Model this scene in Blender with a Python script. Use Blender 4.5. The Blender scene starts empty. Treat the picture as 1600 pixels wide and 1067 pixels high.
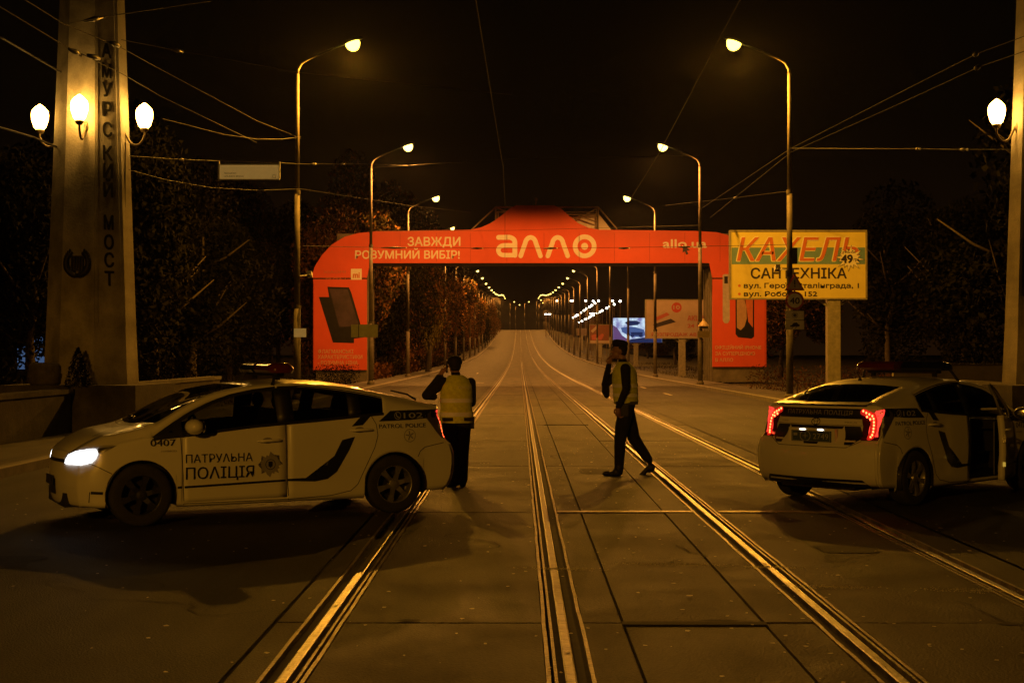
import bpy, bmesh, math, random
from mathutils import Vector, Matrix
from mathutils.bvhtree import BVHTree
rnd = random.Random(7)
R = math.radians
scn = bpy.context.scene
col = scn.collection

# ------------------------------------------------------------------ camera, world, exposure
FPX, VX, HY = 2200.0, 812.0, 552.0            # focal length in photo pixels, vanishing point
CAMZ = 1.72
cam_d = bpy.data.cameras.new('camera'); cam = bpy.data.objects.new('camera', cam_d); col.objects.link(cam)
cam_d.sensor_width = 36; cam_d.lens = 36 * FPX / 1600
cam_d.clip_start = .05; cam_d.clip_end = 6000
cam.location = (0, 0, CAMZ)
cam.rotation_euler = (R(90) + math.atan(18.5 / FPX), 0, math.atan(12 / FPX))
scn.camera = cam
w = bpy.data.worlds.new('World'); scn.world = w; w.use_nodes = True
nt = w.node_tree; bg = nt.nodes['Background']
tc = nt.nodes.new('ShaderNodeTexCoord'); sx = nt.nodes.new('ShaderNodeSeparateXYZ')
rp = nt.nodes.new('ShaderNodeValToRGB')
nt.links.new(tc.outputs['Generated'], sx.inputs[0]); nt.links.new(sx.outputs['Z'], rp.inputs[0])
e = rp.color_ramp.elements
e[0].position = 0.0; e[0].color = (.0110, .0042, .0010, 1)
e[1].position = .6; e[1].color = (.0005, .0003, .0001, 1)
x1 = e.new(.06); x1.color = (.0052, .0022, .0006, 1)
x2 = e.new(.16); x2.color = (.0018, .0009, .0003, 1)
nt.links.new(rp.outputs[0], bg.inputs['Color']); bg.inputs['Strength'].default_value = 1.0
scn.view_settings.view_transform = 'Standard'; scn.view_settings.look = 'None'
scn.view_settings.exposure = 0; scn.view_settings.gamma = 1
scn.cycles.use_denoising = True
scn.cycles.max_bounces = 6; scn.cycles.diffuse_bounces = 2; scn.cycles.glossy_bounces = 3
scn.cycles.transparent_max_bounces = 12; scn.cycles.transmission_bounces = 3
scn.cycles.sample_clamp_indirect = 3; scn.cycles.caustics_reflective = False; scn.cycles.caustics_refractive = False

# lamp colours and powers
NEAR_C = (1.0, .415, .030); FAR_C = (1.0, .37, .055)
P_NEAR, P_FAR, P_SLOPE, P_BACK = 6100, 5700, 4200, 4400

def at(px, py, Y):
    return Vector(((px - VX) / FPX * Y, Y, CAMZ - (py - HY) / FPX * Y))

# ------------------------------------------------------------------ materials
MATS = {}
def mat(name, c, rough=.6, metal=0, var=.15, scale=4., bump=0., bscale=40., coat=0., emit=None, es=0., spec=.5, c2=None, rvar=0., fine=0.):
    if name in MATS: return MATS[name]
    m = bpy.data.materials.new(name); m.use_nodes = True; n = m.node_tree; b = n.nodes['Principled BSDF']
    b.inputs['Roughness'].default_value = rough; b.inputs['Metallic'].default_value = metal
    b.inputs['Specular IOR Level'].default_value = spec
    b.inputs['Coat Weight'].default_value = coat; b.inputs['Coat Roughness'].default_value = .06
    t = n.nodes.new('ShaderNodeTexCoord')
    nz = n.nodes.new('ShaderNodeTexNoise'); nz.inputs['Scale'].default_value = scale; nz.inputs['Detail'].default_value = 8
    nz.inputs['Roughness'].default_value = .65
    n.links.new(t.outputs['Object'], nz.inputs['Vector'])
    mx = n.nodes.new('ShaderNodeValToRGB')
    lo = tuple(max(0, v * (1 - var)) for v in c); hi = tuple(min(1, v * (1 + var)) for v in (c2 or c))
    mx.color_ramp.elements[0].position = .33; mx.color_ramp.elements[0].color = (*lo, 1)
    mx.color_ramp.elements[1].position = .67; mx.color_ramp.elements[1].color = (*hi, 1)
    n.links.new(nz.outputs['Fac'], mx.inputs[0]); n.links.new(mx.outputs[0], b.inputs['Base Color'])
    if fine:      # grit speckle and long dark stains on top of the broad mottling
        n2 = n.nodes.new('ShaderNodeTexNoise'); n2.inputs['Scale'].default_value = 34; n2.inputs['Detail'].default_value = 10; n2.inputs['Roughness'].default_value = .8
        n.links.new(t.outputs['Object'], n2.inputs['Vector'])
        mp = n.nodes.new('ShaderNodeMapping'); mp.inputs['Scale'].default_value = (1.6, .16, 1); n.links.new(t.outputs['Object'], mp.inputs['Vector'])
        n3 = n.nodes.new('ShaderNodeTexNoise'); n3.inputs['Scale'].default_value = 1.4; n3.inputs['Detail'].default_value = 7; n.links.new(mp.outputs[0], n3.inputs['Vector'])
        r2 = n.nodes.new('ShaderNodeMapRange'); r2.inputs['From Min'].default_value = .3; r2.inputs['From Max'].default_value = .72; r2.inputs['To Min'].default_value = 1 - fine; r2.inputs['To Max'].default_value = 1 + fine
        r3 = n.nodes.new('ShaderNodeMapRange'); r3.inputs['From Min'].default_value = .34; r3.inputs['From Max'].default_value = .6; r3.inputs['To Min'].default_value = .58; r3.inputs['To Max'].default_value = 1.12
        n.links.new(n2.outputs['Fac'], r2.inputs['Value']); n.links.new(n3.outputs['Fac'], r3.inputs['Value'])
        mm = n.nodes.new('ShaderNodeMath'); mm.operation = 'MULTIPLY'; n.links.new(r2.outputs[0], mm.inputs[0]); n.links.new(r3.outputs[0], mm.inputs[1])
        vm = n.nodes.new('ShaderNodeVectorMath'); vm.operation = 'SCALE'; n.links.new(mx.outputs[0], vm.inputs[0]); n.links.new(mm.outputs[0], vm.inputs['Scale'])
        n.links.new(vm.outputs[0], b.inputs['Base Color'])
    if rvar:
        mr = n.nodes.new('ShaderNodeMapRange'); mr.inputs['To Min'].default_value = rough - rvar; mr.inputs['To Max'].default_value = rough + rvar
        mr.inputs['From Min'].default_value = .3; mr.inputs['From Max'].default_value = .7
        n.links.new(nz.outputs['Fac'], mr.inputs['Value']); n.links.new(mr.outputs[0], b.inputs['Roughness'])
    if bump:
        nb = n.nodes.new('ShaderNodeTexNoise'); nb.inputs['Scale'].default_value = bscale; nb.inputs['Detail'].default_value = 6
        n.links.new(t.outputs['Object'], nb.inputs['Vector'])
        bp = n.nodes.new('ShaderNodeBump'); bp.inputs['Strength'].default_value = bump; bp.inputs['Distance'].default_value = .02
        n.links.new(nb.outputs['Fac'], bp.inputs['Height']); n.links.new(bp.outputs[0], b.inputs['Normal'])
    if emit:
        b.inputs['Emission Color'].default_value = (*emit, 1); b.inputs['Emission Strength'].default_value = es
    MATS[name] = m; return m

def glass_mat(name, tint, gloss=.12):
    if name in MATS: return MATS[name]
    m = bpy.data.materials.new(name); m.use_nodes = True; n = m.node_tree; n.nodes.remove(n.nodes['Principled BSDF'])
    out = n.nodes['Material Output']
    a = n.nodes.new('ShaderNodeBsdfTransparent'); a.inputs[0].default_value = (*tint, 1)
    g = n.nodes.new('ShaderNodeBsdfGlossy'); g.inputs['Roughness'].default_value = .03; g.inputs[0].default_value = (.9, .9, .9, 1)
    lw = n.nodes.new('ShaderNodeLayerWeight'); lw.inputs[0].default_value = gloss
    x = n.nodes.new('ShaderNodeMixShader')
    n.links.new(lw.outputs['Fresnel'], x.inputs[0]); n.links.new(a.outputs[0], x.inputs[1]); n.links.new(g.outputs[0], x.inputs[2])
    n.links.new(x.outputs[0], out.inputs[0]); MATS[name] = m; return m

asphalt = mat('asphalt', (.034, .031, .027), .72, var=.40, scale=.55, bump=.7, bscale=70, rvar=.08, spec=.35, fine=.45)
slabm = mat('slab_concrete', (.056, .047, .037), .72, var=.34, scale=.9, bump=.6, bscale=60, rvar=.1, spec=.4, fine=.4)
slabm2 = mat('slab_concrete_patched', (.045, .038, .031), .72, var=.45, scale=1.7, bump=.7, bscale=50, rvar=.1, spec=.4, fine=.45)
jointm = mat('joint_dirt', (.020, .017, .014), .9, var=.4, scale=9)
pavem = mat('pavement_concrete', (.075, .066, .052), .8, var=.35, scale=.9, bump=.5, bscale=30, fine=.4)
kerbm = mat('kerb_concrete', (.22, .20, .17), .75, var=.25, scale=3, bump=.3)
grassm = mat('dark_grass', (.035, .038, .015), .95, var=.5, scale=.35, bump=.8, bscale=3, c2=(.07, .055, .025))
steelm = mat('rail_steel', (.23, .22, .20), .42, 1, var=.55, scale=7, bump=.35, bscale=18, rvar=.13)
rustm = mat('edge_steel', (.22, .18, .14), .50, .55, var=.75, scale=5, bump=.5, bscale=30, rvar=.12)
paintline = mat('worn_white_marking', (.42, .38, .31), .6, var=.4, scale=12)
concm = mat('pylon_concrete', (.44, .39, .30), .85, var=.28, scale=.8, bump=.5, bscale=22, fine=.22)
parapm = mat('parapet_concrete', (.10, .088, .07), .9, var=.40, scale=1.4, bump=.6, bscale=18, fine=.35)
polem = mat('lamp_pole_paint', (.10, .082, .060), .7, .1, var=.35, scale=6, bump=.2)
dpolem = mat('brown_pole', (.16, .11, .075), .6, .3, var=.35, scale=5)
ironm = mat('dark_iron', (.03, .027, .024), .5, .5, var=.3)
brassm = mat('lamp_bracket_iron', (.22, .17, .10), .45, .4, var=.3, scale=20)
paint = mat('white_car_paint', (.70, .69, .66), .30, var=.03, scale=2, coat=.8)
navy = mat('navy_vinyl', (.012, .013, .02), .35, var=.1, coat=.3)
greyv = mat('grey_vinyl', (.26, .25, .26), .4, var=.1)
lgrey = mat('pale_vinyl', (.36, .37, .38), .4, var=.1)
blackp = mat('black_plastic', (.012, .012, .012), .45, var=.2)
seamm = mat('panel_gap', (.02, .018, .016), .9, var=.1)
rubber = mat('tyre_rubber', (.022, .021, .020), .85, var=.25, scale=12, bump=.3, bscale=60)
alloy = mat('alloy_rim', (.42, .41, .40), .35, .8, var=.1)
steelrim = mat('black_steel_rim', (.05, .05, .05), .4, .6, var=.2)
chrome = mat('chrome', (.7, .7, .7), .12, 1, var=.05)
seatm = mat('seat_fabric', (.035, .033, .032), .9, var=.2)
carglass = glass_mat('car_glass', (.30, .31, .30), .18)
clearg = glass_mat('clear_lens', (.75, .75, .75), .05)
redlens = mat('red_lens', (.10, .012, .01), .15, var=.1, coat=.5)
ledred = mat('red_led', (.8, .1, .05), .3, emit=(1, .07, .02), es=14)
ledglow = mat('red_lens_glow', (.5, .03, .02), .2, emit=(1, .03, .015), es=.4)
ledside = mat('red_lens_lit', (.5, .03, .02), .2, emit=(1, .05, .03), es=1.5)
headglow = mat('lit_headlight', (.9, .9, .9), .3, emit=(.95, .97, 1), es=5)
platelit = mat('plate_light', (.9, .9, .9), .3, emit=(1, .9, .7), es=8)
red_glass = mat('red_beacon_lens', (.10, .016, .008), .12, var=.1, coat=1)
blue_glass = mat('blue_beacon_lens', (.008, .010, .028), .12, var=.1, coat=1)
uniform = mat('navy_uniform_cloth', (.010, .010, .013), .9, var=.3, scale=25, bump=.3, bscale=20)
skin = mat('skin', (.33, .18, .12), .55, var=.1, scale=30)
hairm = mat('dark_hair', (.012, .009, .007), .8, var=.3)
vestm = mat('yellow_vest_fabric', (.72, .76, .05), .75, var=.15, scale=20, bump=.3, bscale=15)
reflm = mat('silver_reflective_tape', (.95, .97, 1.0), .35, var=.1, scale=30)
bootm = mat('black_boot_leather', (.012, .011, .010), .5, var=.2)
redban = mat('red_banner_vinyl', (.60, .070, .024), .6, var=.12, scale=.35, bump=1.0, bscale=.9)
banwhite = mat('banner_white_print', (.72, .66, .58), .6, var=.05)
banfaint = mat('banner_faint_print', (.45, .12, .07), .6, var=.05)
banback = mat('banner_structure', (.12, .10, .07), .7, var=.3, scale=2)
trussm = mat('truss_steel', (.34, .27, .19), .6, .4, var=.3)
phonem = mat('phone_print_black', (.012, .010, .014), .3, var=.3)
phonevio = mat('phone_print_violet', (.045, .025, .045), .4, var=.5, scale=1.2)
yellowm = mat('yellow_board_print', (.78, .66, .16), .6, var=.07, scale=1)
tealm = mat('teal_band_print', (.16, .30, .36), .6, var=.08)
orangem = mat('orange_letter_print', (.62, .16, .045), .6, var=.06)
creamm = mat('cream_outline_print', (.88, .82, .60), .6, var=.05)
darkink = mat('dark_ink', (.028, .02, .035), .6, var=.05)
boardpole = mat('billboard_post_paint', (.28, .25, .18), .6, var=.25, scale=5)
whiteboard = mat('pale_board_print', (.42, .32, .27), .6, var=.12, scale=1)
pinkink = mat('pink_print', (.42, .10, .08), .6, var=.1)
signwhite = mat('sign_white', (.88, .86, .80), .5, var=.12, scale=8)
signred = mat('sign_red', (.42, .05, .03), .5, var=.1)
nameplate = mat('street_sign_panel_glow', (.80, .72, .50), .5, var=.08, scale=4, emit=(1, .56, .13), es=.17)  # faint glow put into the panel to brighten it in place of lamplight
wirem = mat('wire_metal', (.030, .025, .020), .75, .2, var=.2)
insulm = mat('insulator_black', (.02, .016, .012), .5, var=.2)
barkm = mat('bark', (.06, .045, .032), .95, var=.4, scale=6, bump=.6, bscale=10)
debrism = mat('pale_litter', (.50, .45, .38), .7, var=.3, scale=3)
drumst = mat('weathered_stone', (.13, .11, .085), .9, var=.4, scale=3, bump=.5)

def leaf_mat(name, a, b):
    m = mat(name, a, .8, var=.35, scale=.45, c2=b, spec=.03)
    return m
leafA = leaf_mat('autumn_leaves_rust', (.075, .036, .012), (.17, .075, .022))
leafB = leaf_mat('autumn_leaves_olive', (.016, .014, .005), (.042, .030, .009))
leafC = leaf_mat('leaves_unlit_dark', (.004, .0045, .002), (.011, .010, .004))  # near-black leaf colour stands in for foliage out of the lamplight
leafY = leaf_mat('leaves_yellow', (.12, .11, .02), (.22, .18, .03))

def emis(name, c, s):
    if name in MATS: return MATS[name]
    m = bpy.data.materials.new(name); m.use_nodes = True; n = m.node_tree; n.nodes.remove(n.nodes['Principled BSDF'])
    em = n.nodes.new('ShaderNodeEmission'); em.inputs[0].default_value = (*c, 1); em.inputs[1].default_value = s
    n.links.new(em.outputs[0], n.nodes['Material Output'].inputs[0]); MATS[name] = m
    return m
lensN = emis('lamp_lens_yellow', (1, .74, .085), 8); lensF = emis('lamp_lens_orange', (1, .70, .15), 6)
globem = emis('lamp_globe_glow', (1, .50, .085), 42)
lensW = emis('lamp_lens_white', (1, .95, .80), 12)

# ------------------------------------------------------------------ mesh builder
class MB:
    def __init__(s): s.v = []; s.f = []; s.m = []
    def add(s, vs, fs, mi=0):
        o = len(s.v); s.v += [tuple(p) for p in vs]; s.f += [tuple(o + i for i in f) for f in fs]; s.m += [mi] * len(fs); return s
    def box(s, c, d, rz=0, mi=0):
        x, y, z = (k / 2 for k in d); M = Matrix.Translation(c) @ Matrix.Rotation(rz, 4, 'Z')
        vs = [M @ Vector((a * x, b * y, g * z)) for a in (-1, 1) for b in (-1, 1) for g in (-1, 1)]
        return s.add(vs, [(0, 1, 3, 2), (4, 6, 7, 5), (0, 4, 5, 1), (2, 3, 7, 6), (0, 2, 6, 4), (1, 5, 7, 3)], mi)
    def tube(s, pts, r, n=8, mi=0, cap=True):
        pts = [Vector(p) for p in pts]; rs = r if isinstance(r, (list, tuple)) else [r] * len(pts)
        vs = []; up = None
        for i, p in enumerate(pts):
            d = (pts[min(i + 1, len(pts) - 1)] - pts[max(i - 1, 0)]).normalized()
            if up is None: up = Vector((0, 0, 1)) if abs(d.z) < .9 else Vector((1, 0, 0))
            a = d.cross(up).normalized(); b = a.cross(d).normalized(); up = b
            vs += [p + (a * math.cos(t) + b * math.sin(t)) * rs[i] for t in [2 * math.pi * k / n for k in range(n)]]
        fs = [(i * n + k, i * n + (k + 1) % n, (i + 1) * n + (k + 1) % n, (i + 1) * n + k) for i in range(len(pts) - 1) for k in range(n)]
        if cap: fs += [tuple(range(n))[::-1], tuple((len(pts) - 1) * n + k for k in range(n))]
        return s.add(vs, fs, mi)
    def lathe(s, prof, c=(0, 0, 0), axis='Z', n=20, mi=0, cap=True):
        vs = []
        for (r, h) in prof:
            for k in range(n):
                t = 2 * math.pi * k / n
                p = (r * math.cos(t), r * math.sin(t), h)
                if axis == 'Y': p = (p[0], p[2], p[1])
                vs.append((p[0] + c[0], p[1] + c[1], p[2] + c[2]))
        fs = [(i * n + k, i * n + (k + 1) % n, (i + 1) * n + (k + 1) % n, (i + 1) * n + k) for i in range(len(prof) - 1) for k in range(n)]
        if cap: fs += [tuple(range(n))[::-1], tuple((len(prof) - 1) * n + k for k in range(n))]
        return s.add(vs, fs, mi)
    def ell(s, c, r, n=12, mi=0, M=None):
        vs = []; m = n // 2
        for i in range(m + 1):
            a = math.pi * (i + .02) / (m + .04) 
            for k in range(n):
                t = 2 * math.pi * k / n
                v = Vector((r[0] * math.sin(a) * math.cos(t), r[1] * math.sin(a) * math.sin(t), r[2] * math.cos(a)))
                if M: v = M @ v
                vs.append(v + Vector(c))
        fs = [(i * n + k, (i + 1) * n + k, (i + 1) * n + (k + 1) % n, i * n + (k + 1) % n) for i in range(m) for k in range(n)]
        fs += [tuple(range(n)), tuple(m * n + k for k in range(n))[::-1]]
        return s.add(vs, fs, mi)
    def prism(s, poly, y0, y1, mi=0):     # polygon in xz, extruded along y
        n = len(poly)
        vs = [(x, y0, z) for x, z in poly] + [(x, y1, z) for x, z in poly]
        return s.add(vs, [tuple(range(n)), tuple(range(n, 2 * n))[::-1]] + [(i, n + i, n + (i + 1) % n, (i + 1) % n) for i in range(n)], mi)
    def build(s, name, mats, parent=None, smooth=False, loc=None, link=True):
        me = bpy.data.meshes.new(name); me.from_pydata(s.v, [], s.f)
        for m in (mats if isinstance(mats, (list, tuple)) else [mats]): me.materials.append(m)
        if any(s.m): me.polygons.foreach_set('material_index', s.m)
        bm = bmesh.new(); bm.from_mesh(me); bmesh.ops.recalc_face_normals(bm, faces=bm.faces); bm.to_mesh(me); bm.free()
        if smooth: me.polygons.foreach_set('use_smooth', [True] * len(me.polygons)); 
        me.update()
        return link_mesh(name, me, parent, loc)

def link_mesh(name, me, parent=None, loc=None):
    o = bpy.data.objects.new(name, me); col.objects.link(o)
    if parent is not None: o.parent = parent
    if loc is not None: o.location = loc
    return o
def sharp(o, ang=35):
    me = o.data
    bm = bmesh.new(); bm.from_mesh(me)
    for e_ in bm.edges:
        if len(e_.link_faces) == 2 and e_.calc_face_angle(0) > R(ang): e_.smooth = False
    bm.to_mesh(me); bm.free(); return o
def tag(o, label=None, cat=None, group=None, kind=None):
    if label: o['label'] = label
    if cat: o['category'] = cat
    if group: o['group'] = group
    if kind: o['kind'] = kind
    return o
def thing(name, label, cat, loc=(0, 0, 0), rz=0, group=None):
    o = bpy.data.objects.new(name, None); col.objects.link(o); o.location = loc; o.rotation_euler = (0, 0, rz)
    o.empty_display_size = .2
    return tag(o, label, cat, group)
def kids(o): return [c for c in bpy.data.objects if c.parent == o]
def copy_tree(o, parent=None, depth=0):
    c = o.copy(); col.objects.link(c)
    if parent is not None: c.parent = parent
    for ch in o.get('_k', None) or kids(o): copy_tree(ch, c, depth + 1)
    return c

# ------------------------------------------------------------------ text
def text_mesh(txt, u0, v0, u1=None, h=None, bold=.0, shear=0., align='L'):
    """2D text triangles: list of (u,v), faces; h = cap height, u1 = right end (stretches)"""
    cu = bpy.data.curves.new('t', 'FONT'); cu.body = txt; cu.size = 1; cu.resolution_u = 3; cu.shear = shear
    ob = bpy.data.objects.new('t', cu); col.objects.link(ob)
    bpy.context.view_layer.update()
    me = bpy.data.meshes.new_from_object(ob.evaluated_get(bpy.context.evaluated_depsgraph_get()))
    vs = [v.co.copy() for v in me.vertices]; fs = [tuple(p.vertices) for p in me.polygons]
    bpy.data.objects.remove(ob); bpy.data.curves.remove(cu); bpy.data.meshes.remove(me)
    x0 = min(v.x for v in vs); x1_ = max(v.x for v in vs)
    sy = h / .73; sxx = (u1 - u0) / (x1_ - x0) if u1 is not None else sy
    return [(u0 + (v.x - x0) * sxx, v0 + v.y * sy) for v in vs], fs
def flat_text(mb, txt, u0, v0, y, u1=None, h=1., bold=.0, mi=0, shear=0.):
    vs, fs = text_mesh(txt, u0, v0, u1, h, bold, shear)
    for k, (a, b) in enumerate(((0, 0),) if bold < .008 else ((0, 0), (-1, .4), (1, -.4), (.3, .9), (-.3, -.9))):
        mb.add([(u + a * bold * h, y - .0012 * k, v + b * bold * h) for u, v in vs], fs, mi)
def ribbon(pts, wd, n=8, caps=True):
    """round-capped 2D stroke -> verts, faces"""
    P = [Vector(p) for p in pts]; L = []; Rr = []
    for i, p in enumerate(P):
        d = (P[min(i + 1, len(P) - 1)] - P[max(i - 1, 0)]).normalized(); nn = Vector((-d.y, d.x)) * wd / 2
        L.append(p + nn); Rr.append(p - nn)
    d = (P[-1] - P[-2]).normalized(); a0 = math.atan2(d.y, d.x)
    end = [P[-1] + Vector((math.cos(a0 + math.pi / 2 - math.pi * k / n), math.sin(a0 + math.pi / 2 - math.pi * k / n))) * wd / 2 for k in range(1, n)] if caps else []
    d = (P[0] - P[1]).normalized(); a0 = math.atan2(d.y, d.x)
    st = [P[0] + Vector((math.cos(a0 + math.pi / 2 - math.pi * k / n), math.sin(a0 + math.pi / 2 - math.pi * k / n))) * wd / 2 for k in range(1, n)] if caps else []
    vs = L + Rr; m = len(P); fs = [(i, i + 1, m + i + 1, m + i) for i in range(m - 1)]
    if caps:
        o = len(vs); vs += end; fs.append((m - 1, *range(o, o + len(end)), 2 * m - 1))
        o = len(vs); vs += st; fs.append((m, *range(o, o + len(st)), 0))
    return [(v.x, v.y) for v in vs], fs
def arc(c, r, a0, a1, n=14, ry=None):
    ry = ry or r
    return [(c[0] + r * math.cos(R(a0 + (a1 - a0) * k / n)), c[1] + ry * math.sin(R(a0 + (a1 - a0) * k / n))) for k in range(n + 1)]
def ring2(c, r0, r1, n=28):
    vs = arc(c, r0, 0, 360, n)[:-1] + arc(c, r1, 0, 360, n)[:-1]
    return vs, [(i, (i + 1) % n, n + (i + 1) % n, n + i) for i in range(n)]

def pchip(pts):
    xs = [p[0] for p in pts]; ys = [p[1] for p in pts]; n = len(xs)
    d = [(ys[i + 1] - ys[i]) / (xs[i + 1] - xs[i]) for i in range(n - 1)]
    m = [d[0]] + [0 if d[i - 1] * d[i] <= 0 else 2 * d[i - 1] * d[i] / (d[i - 1] + d[i]) for i in range(1, n - 1)] + [d[-1]]
    def f(x):
        if x <= xs[0]: return ys[0]
        if x >= xs[-1]: return ys[-1]
        i = max(k for k in range(n - 1) if xs[k] <= x); h = xs[i + 1] - xs[i]; t = (x - xs[i]) / h
        return ((1 + 2 * t) * (1 - t) ** 2 * ys[i] + t * (1 - t) ** 2 * h * m[i] + t * t * (3 - 2 * t) * ys[i + 1] + t * t * (t - 1) * h * m[i + 1])
    return f

# ------------------------------------------------------------------ ground, road
prof = pchip([(-80, 0), (0, 0), (20, 0), (60, -.02), (90, -.04), (130, .05), (160, .22), (200, .65), (240, 1.2), (276, 1.95), (330, 3.3), (390, 5.35), (450, 7.9), (500, 9.8), (545, 10.75), (600, 11.6), (640, 12.2), (700, 12.9), (780, 12.6), (1500, 6)])
YS = [-60, -30, -10, 0] + [4 + 4 * i for i in range(30)] + [128 + 8 * i for i in range(30)] + [370 + 10 * i for i in range(18)] + [550 + 20 * i for i in range(9)]
def strip(name, x0, x1, dz, m, ys=YS, parent=None, nx=1):
    mb = MB(); n = len(ys); vs = []
    for Y in ys:
        for k in range(nx + 1): vs.append((x0 + (x1 - x0) * k / nx, Y, prof(Y) + dz))
    mb.add(vs, [(i * (nx + 1) + k, i * (nx + 1) + k + 1, (i + 1) * (nx + 1) + k + 1, (i + 1) * (nx + 1) + k) for i in range(n - 1) for k in range(nx)])
    return mb.build(name, m, parent)
XL, XR = -7.15, 8.95
# terrain: slopes away from the road embankment further out
tys = [-400, -100, -60, -30, 0] + [10 * i for i in range(1, 76)] + [800, 900, 1100, 1400, 1600]
txs = [-900, -600, -300, -120, -60, -40, -28, -20, -14, -9.2, -3, 3, 11.2, 15, 20, 28, 40, 60, 120, 300, 600, 900]
vs = []
for Y in tys:
    for X in txs:
        z = prof(min(Y, 1500)) - .10
        a = max(0, (X - 11.2) if X > 0 else (-9.2 - X))
        f = min(1, a / 30); f = f * f * (3 - 2 * f)
        low = -.4 if X > 0 else -.3
        z = z * (1 - f) + low * f if 120 < Y else z - .2 * f
        if a > 1: z += (rnd.random() - .5) * .22
        
        vs.append((X, Y, z))
nx_ = len(txs)
g = MB().add(vs, [(i * nx_ + k, i * nx_ + k + 1, (i + 1) * nx_ + k + 1, (i + 1) * nx_ + k) for i in range(len(tys) - 1) for k in range(nx_ - 1)])
tag(g.build('ground', grassm, smooth=True), kind='structure')
road = strip('road', XL, XR, -.045, asphalt, nx=1); tag(road, kind='structure')
tramL, tramR = -1.56, 4.02
# asphalt lanes lie flush with the slabs: 4.5 cm proud of the base sheet
for (a, b) in ((XL, tramL - .02), (tramR + .02, XR)):
    o = strip('asphalt_lane', a, b, 0, asphalt, parent=road)
bed = strip('tram_bed', tramL - .02, tramR + .02, -.030, jointm); tag(bed, kind='structure')

RAILS = [-1.252, .272, 2.01, 3.534]
J0, JS = 2.77, 6.25
def slab(x0, x1, y0, y1, m, dz=0):
    mb = MB(); g_ = .018; n = max(1, int((y1 - y0) / 3.2)); vs = []
    top = dz + rnd.uniform(-.004, .003)
    for i in range(n + 1):
        Y = y0 + g_ + (y1 - y0 - 2 * g_) * i / n; z = prof(Y) + top
        vs += [(x0 + .01, Y, z - .05), (x0 + .01, Y, z), (x1 - .01, Y, z), (x1 - .01, Y, z - .05)]
    fs = [(i * 4 + k, i * 4 + k + 1, (i + 1) * 4 + k + 1, (i + 1) * 4 + k) for i in range(n) for k in range(3)] + [(0, 1, 2, 3), (n * 4, n * 4 + 3, n * 4 + 2, n * 4 + 1)]
    mb.add(vs, fs); return mb.build('concrete_slab', m, bed)
RW = .125
colsx = [(tramL, RAILS[0] - RW), (RAILS[0] + RW, RAILS[1] - RW), (RAILS[1] + RW, .66), (.66, 1.56), (1.56, RAILS[2] - RW), (RAILS[2] + RW, RAILS[3] - RW), (RAILS[3] + RW, tramR)]
row = 0
y = J0 - JS * 2
while y < 72:
    for ci, (a, b) in enumerate(colsx):
        slab(a, b, y, y + JS, slabm2 if rnd.random() < .22 else slabm)
    y += JS
far0 = y
for (a, b) in colsx:
    o = strip('concrete_strip', a + .01, b - .01, 0, slabm, ys=[far0] + [Y for Y in YS if Y > far0 + 2], parent=bed)
# steel cover strips over the joint at 15.3 m
mb = MB()
for (a, b) in ((RAILS[1] + RW, RAILS[2] - RW), (RAILS[2] + RW, RAILS[3] - RW)):
    mb.box(((a + b) / 2, 15.27, .006), (b - a - .02, .13, .012))
mb.build('joint_cover_strip', rustm, bed)
mb = MB(); mb.box((1.12, 33.9, .004), (1.05, .16, .012)); mb.box((1.11, 8.98, .003), (.92, .10, .008)); mb.build('open_joint', jointm, bed)
# rails
def lprof(mb, x, pr, ys):
    """extrude a cross-section polygon [(dx,dz)] along the road profile"""
    k = len(pr); vs = []
    for Y in ys:
        z = prof(Y)
        vs += [(x + dx, Y, z + dz) for dx, dz in pr]
    fs = [(i * k + j, i * k + (j + 1) % k, (i + 1) * k + (j + 1) % k, (i + 1) * k + j) for i in range(len(ys) - 1) for j in range(k)]
    mb.add(vs, fs + [tuple(range(k)), tuple((len(ys) - 1) * k + j for j in range(k))[::-1]])
ys_r = [-6, 0, 3] + [3 + .5 * i for i in range(1, 80)] + [44 + 4 * i for i in range(22)] + [136 + 8 * i for i in range(30)] + [380 + 10 * i for i in range(28)]
where = ['leftmost tram rail, running under the rear wheel of the left police car', 'second tram rail from the left, straight ahead at mid road', 'third tram rail from the left, passing behind the walking officer', 'rightmost tram rail, running under the right police car']
for i, x in enumerate(RAILS):
    s = 1 if i % 2 == 0 else -1      # groove towards the gauge side
    t = thing('tram_rail', where[i], 'rail', (0, 0, 0), 0, 'tram rails set in the road')
    mb = MB(); lprof(mb, x, [(-.030, -.03), (-.030, .003), (-.022, .008), (.022, .008), (.030, .003), (.030, -.03)], ys_r); mb.build('rail_head', steelm, t)
    mb = MB(); lprof(mb, x + s * .078, [(-.009, -.03), (-.009, .004), (.009, .004), (.009, -.03)], ys_r); mb.build('guard_lip', rustm, t)
    for e2 in (-1, 1):
        mb = MB(); yy = [Y for Y in ys_r]
        k = len(yy); vs = []
        for j, Y in enumerate(yy):
            wob = rnd.uniform(-.004, .004) if Y < 60 else 0
            vs += [(x + e2 * .118 - .012 + wob, Y, prof(Y) - .03), (x + e2 * .118 - .012 + wob, Y, prof(Y) + .003 + abs(wob) * .6), (x + e2 * .118 + .012 + wob, Y, prof(Y) + .003 + abs(wob) * .6), (x + e2 * .118 + .012 + wob, Y, prof(Y) - .03)]
        mb.add(vs, [(a * 4 + j, a * 4 + j + 1, (a + 1) * 4 + j + 1, (a + 1) * 4 + j) for a in range(k - 1) for j in range(3)])
        mb.build('edge_strip', rustm, t)
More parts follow.
